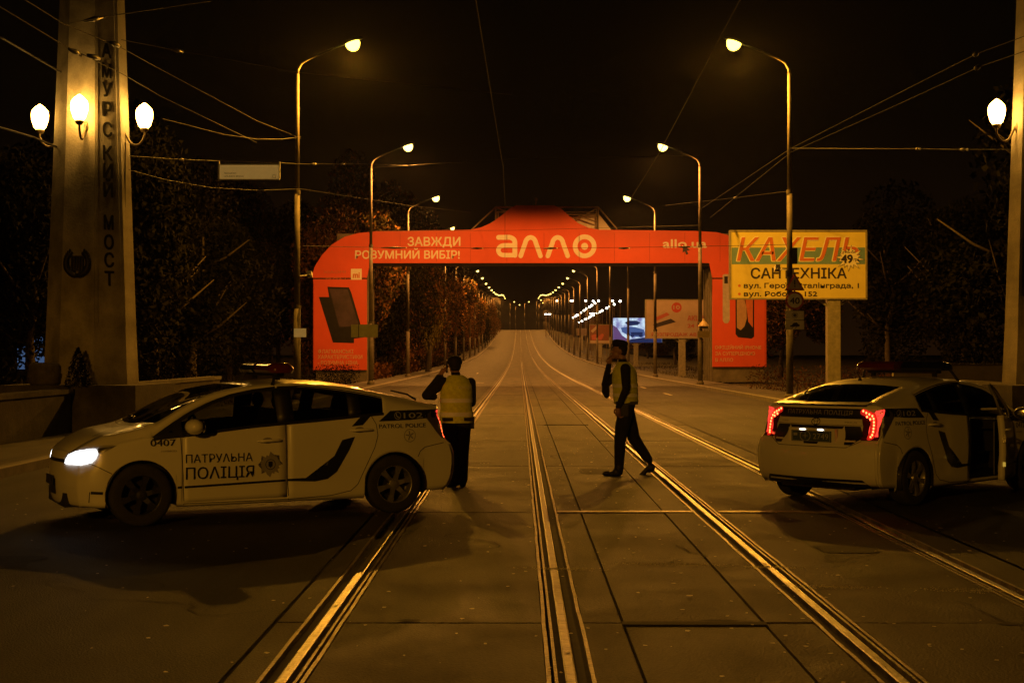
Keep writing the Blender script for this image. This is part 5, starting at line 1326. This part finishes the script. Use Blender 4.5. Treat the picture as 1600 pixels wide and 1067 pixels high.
f_(((923, 517), (933, 508), (935, 511), (926, 520)), whiteboard); f_(((924, 524), (931, 522), (933, 527), (941, 521), (944, 523), (940, 531), (925, 531)), pinkink); f_(((922, 532), (955, 532), (955, 536), (922, 536)), whiteboard)
billboard('tiny dim billboard beyond the far one, beside the lamp poles', 901, 918, 513, 524, 300.0, mat('dim_board_print2', (.20, .14, .10), .6), 909, .5, .8)

# ------------------------------------------------------------------ signs and fittings on poles
def disc(c, r_, y, m, nm, par, n=28):
    P = arc(c, r_, 0, 360, n)[:-1]; return MB().prism(P, y, y + .012).build(nm, m, par)
PX, PY = 9.35, S1; pz = prof(S1) + .13; yy = PY - .16
sc_ = S1 / FPX
sgx = lambda px: (px - VX) * sc_
sgz = lambda py: CAMZ - (py - HY) * sc_
cx = sgx(1240)
t = thing('warning_sign', 'triangular warning sign with exclamation mark on the right lamp pole', 'road sign', (cx, yy, sgz(444)))
def tri(r_): return [(r_ * math.sin(R(a)), r_ * math.cos(R(a)) - .03) for a in (0, 120, 240)]
MB().prism(tri(.40), 0, .012).build('red_border', signred, t); MB().prism(tri(.285), -.006, -.001).build('white_field', mat('sign_amber_field', (.50, .42, .30), .5), t)
MB().box((0, -.012, .05), (.045, .004, .17)).box((0, -.012, -.085), (.05, .004, .045)).build('exclamation_mark', darkink, t)
t = thing('speed_limit_sign', 'round red-rimmed 40 speed sign below the warning triangle', 'road sign', (cx, yy, sgz(470)))
disc((0, 0), .32, 0, signred, 'red_rim', t); disc((0, 0), .25, -.010, signwhite, 'white_field', t)
mb = MB(); flat_text(mb, '40', -.165, -.11, -.016, .165, .22, .03); mb.build('number', darkink, t)
t = thing('plate_sign', 'white plate with a snowflake under the 40 sign', 'road sign', (cx, yy, sgz(493)))
MB().box((0, .006, 0), (.64, .012, .31)).build('plate', signwhite, t)
mb = MB()
for a in range(0, 180, 30):
    vs, fs = ribbon([(-.11 * math.cos(R(a)), -.11 * math.sin(R(a))), (.11 * math.cos(R(a)), .11 * math.sin(R(a)))], .014); mb.add([(u, -.003 - a * .00003, v) for u, v in vs], fs)
mb.build('snowflake', darkink, t)
t = thing('plate_sign', 'white plate with a skidding car drawing, lowest on the right lamp pole', 'road sign', (cx, yy, sgz(508)))
MB().box((0, .006, 0), (.64, .012, .31)).build('plate', signwhite, t)
mb = MB(); mb.add([(u, -.004, v) for u, v in ((-.16, -.01), (-.10, .0), (-.05, .07), (.07, .09), (.12, .03), (.17, .02), (.16, -.05), (-.16, -.06))], [tuple(range(8))])
for x_ in (-.12, .0):
    vs, fs = ribbon([(x_, -.12), (x_ + .05, -.10), (x_ + .02, -.08), (x_ + .08, -.06)], .014); mb.add([(u, -.005, v) for u, v in vs], fs)
mb.build('car_drawing', darkink, t)
MB().box((cx, yy + .06, (sgz(425) + sgz(512)) / 2), (.05, .06, sgz(430) - sgz(514))).build('sign_bracket', ironm, None)
br = bpy.data.objects[-1] if False else [o for o in bpy.data.objects if o.name.startswith('sign_bracket')][0]
tag(br, 'narrow iron bracket strip holding the road signs to the right lamp pole', 'bracket')
def cctv(label, p, s):
    t = thing('security_camera', label, 'camera', p)
    MB().tube([(0, 0, 0), (s * .28, 0, .02)], .02, 6).build('arm', signwhite, t)
    mb = MB(); mb.box((0, 0, 0), (.16, .34, .13)); mb.v = [(x_ + s * .34, y_ - .04, z_ + .06 - y_ * .3) for x_, y_, z_ in mb.v]; mb.build('housing', signwhite, t)
    MB().ell((s * .34, -.22, .0), (.06, .03, .05), 10).build('lens', blackp, t, True)
cctv('white camera on the right lamp pole left of its warning triangle', (PX - .1, PY, sgz(422)), -1)
cctv('white camera on the left lamp pole beside the red arch edge', (-7.72 + .1, S1, sgz(431)), 1)
t = thing('junction_box', 'dark junction box on the right lamp pole over the yellow billboard', 'box', (PX + .16, PY, sgz(400))); MB().box((0, 0, 0), (.18, .22, .55)).build('box_body', ironm, t); MB().box((0, -.115, .1), (.1, .01, .2)).build('lid', blackp, t)
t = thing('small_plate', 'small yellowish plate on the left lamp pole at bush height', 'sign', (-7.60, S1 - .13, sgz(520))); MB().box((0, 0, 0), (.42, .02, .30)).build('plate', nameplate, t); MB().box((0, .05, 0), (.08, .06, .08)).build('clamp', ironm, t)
z2 = 73.0 / FPX
t = thing('blank_sign', 'greenish rectangular sign panel on the brown pole before the left arch leg', 'sign', ((570 - VX) * z2, 72.8, CAMZ - (517 - HY) * z2)); MB().box((0, 0, 0), (1.38, .02, .66)).build('panel', mat('sign_back_grey', (.16, .17, .10), .6), t); MB().box((-.3, -.02, 0), (.04, .02, .66)).build('stiffener', ironm, t)
t = thing('warning_lamp_hood', 'small hooded lamp and box on the pole before the right arch leg', 'box', ((1098 - VX) * z2, 72.7, CAMZ - (506 - HY) * z2)); MB().lathe([(.30, -.12), (.26, -.06), (.08, .16), (.04, .26)], n=14).build('hood', mat('hood_amber', (.45, .33, .16), .5), t); MB().box((0, 0, -.20), (.42, .2, .10)).build('hood_rim', ironm, t); MB().box((0, 0, -.55), (.62, .15, .34)).build('control_box', mat('box_brown', (.20, .14, .08), .6), t)

# hanging street name sign on its cross wire
NY = 45.0
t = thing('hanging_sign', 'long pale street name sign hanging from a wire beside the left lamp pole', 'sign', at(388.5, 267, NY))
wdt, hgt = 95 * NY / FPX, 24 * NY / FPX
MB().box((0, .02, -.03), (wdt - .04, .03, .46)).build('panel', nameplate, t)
MB().box((0, 0, .21), (wdt, .05, .035)).build('top_rail', signwhite, t); MB().box((0, 0, -.27), (wdt, .05, .03)).build('bottom_rail', signwhite, t)
MB().box((-wdt / 2, 0, .02), (.05, .05, .62)).build('hanger', signwhite, t); MB().box((wdt / 2, 0, .02), (.04, .05, .56)).build('hanger', signwhite, t)
for txt, v, u1, hh in (('Амурський міст', -.09, -.42, .055), ('AMURSKYI BRIDGE', -.19, -.18, .05)):
    mb = MB(); flat_text(mb, txt, -.80, v, .001, u1, hh, .01); mb.build('lettering', mat('sign_faint_ink', (.20, .17, .10), .6), t)
vs, fs = ring2((.80, -.17), .045, .065, 16); MB().add([(u, .001, v) for u, v in vs], fs).build('emblem_print', signwhite, t)

# ------------------------------------------------------------------ overhead wires
def wire(label, pts, r_=.011, sag=0., ins=(), grp='overhead wires', nm='overhead_wire'):
    r_ *= .72; P = [at(*p) for p in pts]; S = []
    for a, b in zip(P, P[1:]):
        n = 8
        for k in range(n): q = k / n; S.append(a.lerp(b, q) - Vector((0, 0, sag * 4 * q * (1 - q))))
    S.append(P[-1])
    t = thing(nm, label, 'wire', S[0], 0, grp); o = S[0]
    MB().tube([p - o for p in S], r_, 5).build('strand', wirem, t)
    for (px, py, Y, ln) in ins:
        c = at(px, py, Y); j = min(range(len(S) - 1), key=lambda i: (S[i] - c).length); d = (S[j + 1] - S[j]).normalized()
        MB().tube([c - o - d * ln, c - o, c - o + d * ln], [.02, .05, .02], 8).build('insulator', insulm, t, True)
        MB().ell(c - o + d * ln, (.035, .035, .035), 8).build('fitting', signwhite, t, True)
    return t
wire('trolley wire from the upper left corner over the pylon to the left lamp pole', [(-60, -25, 16), (95, 68, 22), (190, 115, 27), (250, 150, 33), (400, 222, 46)], .010, .0, [(115, 80, 23, .45)])
wire('second trolley wire from the left edge passing in front of the pylon top', [(-60, -62, 15), (97, 36, 21), (185, 72, 25), (250, 108, 31), (400, 188, 44), (470, 216, 50)], .010, 0, [(145, 88, 24, .5), (178, 68, 24.5, .4)])
wire('thick cable sloping down from the left edge to the pylon', [(-70, 35, 26), (0, 58, 27), (45, 84, 28.5), (93, 112, 29.6)], .028, .0)
wire('thick lower cable from the left edge to the pylon side', [(-60, 178, 25), (0, 199, 27), (50, 214, 28.5), (89, 230, 29.7)], .030)
wire('span wire from the pylon top running right across the dark sky', [(188, 61, 29.6), (280, 79, 33), (470, 113, 41), (800, 148, 60)], .012, 0, [(275, 78, 32.8, .3)])
wire('short insulated bracket crossing the pylon top', [(97, 37, 24), (165, 24, 26), (330, 0, 32)], .012, 0, [(145, 28, 25.5, .5)])
wire('sagging cable from the right globe lamp to the left lamp pole', [(252, 185, 30), (300, 197, 33), (345, 209, 37), (400, 217, 42), (440, 217, 45), (470, 213, 48.6)], .014)
wire('cross wire carrying the hanging street sign', [(201, 243, 30), (270, 248, 36), (340, 251, 45), (436, 254, 45.2), (470, 256, 48.6), (565, 256, 60), (640, 258, 72)], .012, 0, [(282, 249, 38, .3), (535, 256, 56, .25), (490, 256, 50, .25)])
wire('lower sagging cable from the pylon past the left lamp pole', [(200, 265, 30), (260, 281, 34), (330, 293, 40), (400, 297, 44), (470, 295, 48.8), (560, 309, 58), (640, 321, 70), (735, 332, 84)], .012)
wire('tram contact wire above the left track', [(734, -60, 15.2), (743, 0, 17), (783, 245, 31), (786, 260, 32.5), (789, 320, 41)], .014)
wire('tram contact wire above the right track', [(1180, -30, 17), (1155, 3, 19), (1030, 240, 31), (985, 312, 41)], .010)
wire('trolley wire from the upper right towards the arch', [(1660, 60, 20), (1530, 105, 24), (1400, 165, 30), (1236, 238, 42), (1110, 340, 70)], .010, 0, [(1527, 106, 24, .1)])
wire('second trolley wire from the upper right towards the arch', [(1660, 35, 21), (1525, 85, 25), (1400, 148, 31), (1236, 232, 44), (1090, 330, 72)], .010, 0, [(1525, 85, 25, .1)])
wire('cross wire from the right lamp pole to the right edge', [(1236, 232, 48.6), (1430, 233, 38), (1500, 234, 34), (1590, 234, 30.5)], .011, 0, [(1434, 233, 37.8, .2), (1505, 234, 33.9, .25)])
wire('thin cross wire between the second lamp poles', [(578, 262, 72.8), (785, 249, 72.6), (1092, 243, 72.8)], .012)
wire('cross wire in front of the arch crown lettering', [(473, 384, 49), (600, 387, 62), (860, 388, 66), (1040, 386, 62), (1150, 384, 56), (1236, 382, 49)], .014, 0, [(615, 387, 62, .6), (745, 388, 65, .3), (860, 388, 66, .4), (975, 388, 65, .3), (1070, 386, 62, .6)])
wire('faint wire crossing the top of the arch beam', [(578, 361, 72.8), (800, 360, 73), (1092, 352, 72.8)], .012)
wire('wire from the right lamp pole down to the arch', [(1232, 299, 48.8), (1150, 309, 58), (1040, 321, 72)], .012, 0, [(1150, 309, 58, .25)])
wire('vertical hanger wire above the arch logo', [(786, 262, 72.6), (789, 322, 78), (789, 402, 83)], .014)

# ------------------------------------------------------------------ trees and hedges
def crown_mesh(seed, n, rx, rz, leaf, lobes=9):
    r = random.Random(seed); vs, fs, mi = [], [], []
    L = [(Vector((r.gauss(0, rx * .42), r.gauss(0, rx * .42), r.gauss(0, rz * .40))), r.uniform(.34, .58)) for _ in range(lobes)]
    for _ in range(n):
        c, q = r.choice(L)
        d = Vector((r.gauss(0, 1), r.gauss(0, 1), r.gauss(0, 1))).normalized()
        p = c + Vector((d.x * rx * q, d.y * rx * q, d.z * rz * q)) * (r.random() ** .35)
        s = leaf * r.uniform(.5, 1.35)
        u = Vector((r.gauss(0, 1), r.gauss(0, 1), r.gauss(0, .7))).normalized(); v = u.cross(Vector((r.gauss(0, 1), r.gauss(0, 1), r.gauss(0, 1)))).normalized()
        o = len(vs); vs += [tuple(p - u * s), tuple(p + v * s * .45 - u * .1 * s), tuple(p + u * s), tuple(p - v * s * .5)]
        fs.append((o, o + 1, o + 2, o + 3)); mi.append(0 if r.random() < .68 else 1)
    me = bpy.data.meshes.new('crown'); me.from_pydata(vs, [], fs); me.polygons.foreach_set('material_index', mi); return me
def trunk_mesh(seed, hgt, cr, rx):
    r = random.Random(seed); mb = MB(); pts = [Vector((0, 0, -.6))]
    for k in range(1, 6): pts.append(Vector((r.gauss(0, .10) * k, r.gauss(0, .10) * k, hgt * .80 * k / 5)))
    mb.tube(pts, [.20, .17, .14, .11, .08, .04], 8)
    for k in range(9):
        a = r.random() * 6.283; z = hgt * r.uniform(.28, .7); j = min(4, int(z / (hgt * .16))); b = pts[j + 0].lerp(pts[min(j + 1, 5)], .5); b.z = z
        e_ = b + Vector((math.cos(a), math.sin(a), r.uniform(.5, 1.1))) * rx * r.uniform(.5, .95)
        mid = b.lerp(e_, .5) + Vector((0, 0, -.15)); mb.tube([b, mid, e_], [.075, .05, .018], 5)
    return mb
VAR = {}
def tree(label, X, Y, H, rx, kind, grp=None, seed=None, z=None, leaf=None):
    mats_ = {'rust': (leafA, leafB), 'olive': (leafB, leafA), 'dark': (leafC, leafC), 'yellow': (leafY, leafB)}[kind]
    v = rnd.randrange(3)
    key = (kind, v, leaf)
    if key not in VAR:
        me = crown_mesh(v * 17 + len(kind), 15000, 1, 1, leaf or .034); [me.materials.append(m) for m in mats_]
        VAR[key] = (me, trunk_mesh(v + 5, 1, 1, .42))
    me, tm = VAR[key]
    z = prof(Y) - .2 if z is None else z
    t = thing('tree', label, 'tree', (X, Y, z), 0, grp)
    c = link_mesh('crown', me, t, (0, 0, H * .56)); c.scale = (rx * rnd.uniform(.9, 1.1), rx, H * .46 * rnd.uniform(.95, 1.05)); c.rotation_euler = (0, 0, rnd.random() * 6.28)
    tr = trunk_mesh(rnd.randrange(99), H, 1, rx * .8).build('trunk', barkm, t, True)
    return t
GL = 'trees along the left side of the avenue'
specs = []
Y = 92
i = 0
while Y < 560:
    X = (-12.2 if Y < 100 else -10.0) - rnd.uniform(0, 1.2); H = rnd.uniform(11, 14.5) if Y < 300 else rnd.uniform(9, 12)
    k = ['rust', 'olive', 'rust', 'dark'][rnd.randrange(4)] if Y > 100 else 'rust'
    if Y < 130: lab = ['rust-leaved tree just behind the left leg of the red arch', 'autumn tree close behind the arch on the left, under the small lettering', 'autumn tree behind the arch, showing between the third and fourth left lamps', 'thin tree reaching over the left kerb behind the arch', 'leafy tree in the first clump behind the red arch'][min(i, 4)]
    elif Y < 262:
        li = int((Y - 48.8) // 24.2); fr = ((Y - 48.8) % 24.2) / 24.2; lab = '%s tree at the left kerb %s the %s street lamp of the left row' % ({'rust': 'rust-brown', 'olive': 'olive-brown', 'dark': 'dark'}[k], 'just beyond' if fr < .4 else ('midway past' if fr < .7 else 'well past'), ['first', 'second', 'third', 'fourth', 'fifth', 'sixth', 'seventh', 'eighth', 'ninth'][min(li, 8)])
    else: lab = 'autumn tree far up the slope in the row beside the left kerb'
    tree(lab, X, Y, H, rnd.uniform(3.2, 4.4), k, GL); i += 1
    Y += rnd.uniform(6.5, 9) * (1 if Y < 250 else 1.9)
for k in range(12):
    Y = 96 + k * 17; tree('taller tree in the second rank left of the avenue', -19 - rnd.uniform(0, 4), Y, rnd.uniform(14, 17) if k else 12, rnd.uniform(4.5, 5.5), ['dark', 'dark', 'rust'][k % 3], 'second rank of trees at left')
tree('small yellow-leaved tree top lit by the fourth left lamp above the arch beam', -7.9, 119, 12.9, 1.6, 'yellow')
GD = 'dark trees between the left pylon and the arch'
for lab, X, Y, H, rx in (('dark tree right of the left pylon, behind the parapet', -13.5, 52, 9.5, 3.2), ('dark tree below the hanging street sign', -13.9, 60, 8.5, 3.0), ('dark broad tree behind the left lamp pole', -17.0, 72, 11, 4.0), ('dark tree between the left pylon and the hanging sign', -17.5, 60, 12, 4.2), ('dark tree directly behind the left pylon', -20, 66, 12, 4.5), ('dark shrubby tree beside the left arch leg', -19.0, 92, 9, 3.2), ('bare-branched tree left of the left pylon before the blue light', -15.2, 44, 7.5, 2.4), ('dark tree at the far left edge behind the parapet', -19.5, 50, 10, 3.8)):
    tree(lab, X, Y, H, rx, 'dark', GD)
GR = 'dark trees at the right edge'
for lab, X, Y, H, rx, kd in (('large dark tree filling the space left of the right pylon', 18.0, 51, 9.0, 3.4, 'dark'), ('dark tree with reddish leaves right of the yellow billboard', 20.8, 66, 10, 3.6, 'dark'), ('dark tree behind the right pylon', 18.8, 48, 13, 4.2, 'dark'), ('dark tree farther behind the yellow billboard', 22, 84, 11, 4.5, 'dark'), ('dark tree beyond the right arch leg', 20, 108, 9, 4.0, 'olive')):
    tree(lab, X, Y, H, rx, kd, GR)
for k in range(10):
    tree('dim small tree behind the lamp poles right of the road', 17 + rnd.uniform(0, 7) + k * .6, 150 + k * 36, rnd.uniform(5, 7.5), rnd.uniform(3, 4), ['olive', 'dark'][k % 2], 'dim trees right of the road')
# shrubs and hedge strips
def shrub(label, X, Y, w_, d_, h, kind='olive', n=1500, grp=None, leaf=.05):
    r = random.Random(int(X * 7 + Y)); mb = MB()
    for _ in range(n):
        p = Vector((r.uniform(-1, 1) * w_, r.uniform(-1, 1) * d_, r.random() ** .8 * h * (.6 + .4 * math.sin(r.random() * 3.1))))
        s = leaf * r.uniform(.6, 1.5); u = Vector((r.gauss(0, 1), r.gauss(0, 1), r.gauss(0, 1))).normalized(); v = u.cross(Vector((.2, .6, .7))).normalized()
        mb.add([p - u * s, p + v * s * .5, p + u * s, p - v * s * .5], [(0, 1, 2, 3)])
    t = thing('shrub', label, 'shrub', (X, Y, prof(Y) - .05), 0, grp); mb.build('foliage', {'olive': leafB, 'rust': leafA, 'dark': leafC}[kind], t)
    MB().tube([(0, 0, -.2), (0, 0, h * .7)], [.04, .015], 6).build('stem', barkm, t)
shrub('low lit shrub behind the right kerb under the yellow billboard', 12.6, 64, 2.2, 1.0, 1.3, 'rust')
shrub('low dark shrub right of the billboard post', 16.4, 62, 2.0, 1.0, 1.4, 'rust')
shrub('dark low hedge beside the left arch leg footing', -10.6, 82, 1.0, 3.0, 1.2, 'dark')
shrub('low scrub behind the left parapet beyond the pylon', -11.6, 47, 1.6, 5, 1.9, 'dark', 2600)
for k in range(9): shrub('knee-high scrub along the left kerb behind the arch', -9.6 - rnd.random() * .8, 92 + k * 13, 1.2, 6, 1.1 + rnd.random(), ['rust', 'olive'][k % 2], 1300, 'scrub along the left kerb', .12)
# leaves and weeds on the verges
mb = MB()
for k in range(9000):
    s = rnd.choice((-1, 1)); Y = rnd.uniform(50, 190); X = (-9.1 - rnd.random() * 8) if s < 0 else (11.2 + rnd.random() * 9)
    h = rnd.uniform(.04, .22); a = rnd.random() * 6.28; z = prof(Y) - .10 + 0; c_, s_ = math.cos(a) * .03, math.sin(a) * .03
    mb.add([(X - c_, Y - s_, z - .1), (X + c_, Y + s_, z - .1), (X + rnd.uniform(-.1, .1), Y, z + h)], [(0, 1, 2)])
tag(mb.build('verge_grass', leafB), 'rough grass and fallen leaves on the dark verges', 'grass', kind='stuff')

# ------------------------------------------------------------------ odd things: lit wall at right, blue lit window at left
t = thing('fence_wall', 'long pale low wall panel behind the light bar of the right police car', 'wall', (14.0, 45, 0))
MB().box((.0, 0, .85), (4.2, .2, .95)).build('panel', mat('pale_wall_render', (.26, .22, .15), .8, var=.25, scale=2), t); MB().box((0, 0, 1.36), (4.35, .28, .07)).build('coping', parapm, t)
for k in range(4): MB().box((-1.95 + k * 1.3, .0, .15), (.18, .24, .9)).build('post', parapm, t)
blue = emis('blue_lit_window', (.14, .26, .55), .30)
t = thing('kiosk', 'small kiosk with a blue-lit window glimpsed through branches left of the pylon', 'kiosk', (-29.6, 86, -.2))
MB().box((0, 1.6, 1.9), (4.2, 3.0, 3.8)).build('wall', ironm, t); MB().box((0, 1.5, 3.9), (4.8, 3.6, .2)).build('roof', banback, t); MB().box((-.2, .06, 2.1), (1.9, .05, 2.3)).build('window', blue, t)
MB().box((-.2, .02, 2.1), (.06, .06, 2.3)).box((-.2, .02, 2.4), (1.9, .06, .06)).build('window_bar', ironm, t)
# safety railing at the far right of the ascending road
for sd, X in ((-1, -7.9), (1, 9.8)):
    t = thing('guard_rail', 'low guard rail beside the %s lamp row climbing the slope' % ('left' if sd < 0 else 'right'), 'guard rail', (0, 0, 0))
    ys = [150 + 10 * i for i in range(40)]
    for hh in (.45, .75):
        mb = MB(); lprof(mb, X, [(-.03, hh), (-.03, hh + .12), (.03, hh + .12), (.03, hh)], ys); mb.build('rail_beam', polem, t)
    for Y in ys[::2]: MB().box((X + .08 * sd, Y, prof(Y) + .42), (.08, .1, 1.0)).build('post', polem, t)

# ------------------------------------------------------------------ night haze
hz = bpy.data.materials.new('haze'); hz.use_nodes = True; hn = hz.node_tree; hn.nodes.remove(hn.nodes['Principled BSDF'])
pv = hn.nodes.new('ShaderNodeVolumePrincipled'); pv.inputs['Color'].default_value = (.9, .9, .9, 1); pv.inputs['Density'].default_value = .00004; pv.inputs['Anisotropy'].default_value = .88
hn.links.new(pv.outputs[0], hn.nodes['Material Output'].inputs['Volume'])
hb = MB().box((0, 600, 19), (1900, 2200, 46)).build('haze', hz); tag(hb, kind='stuff')
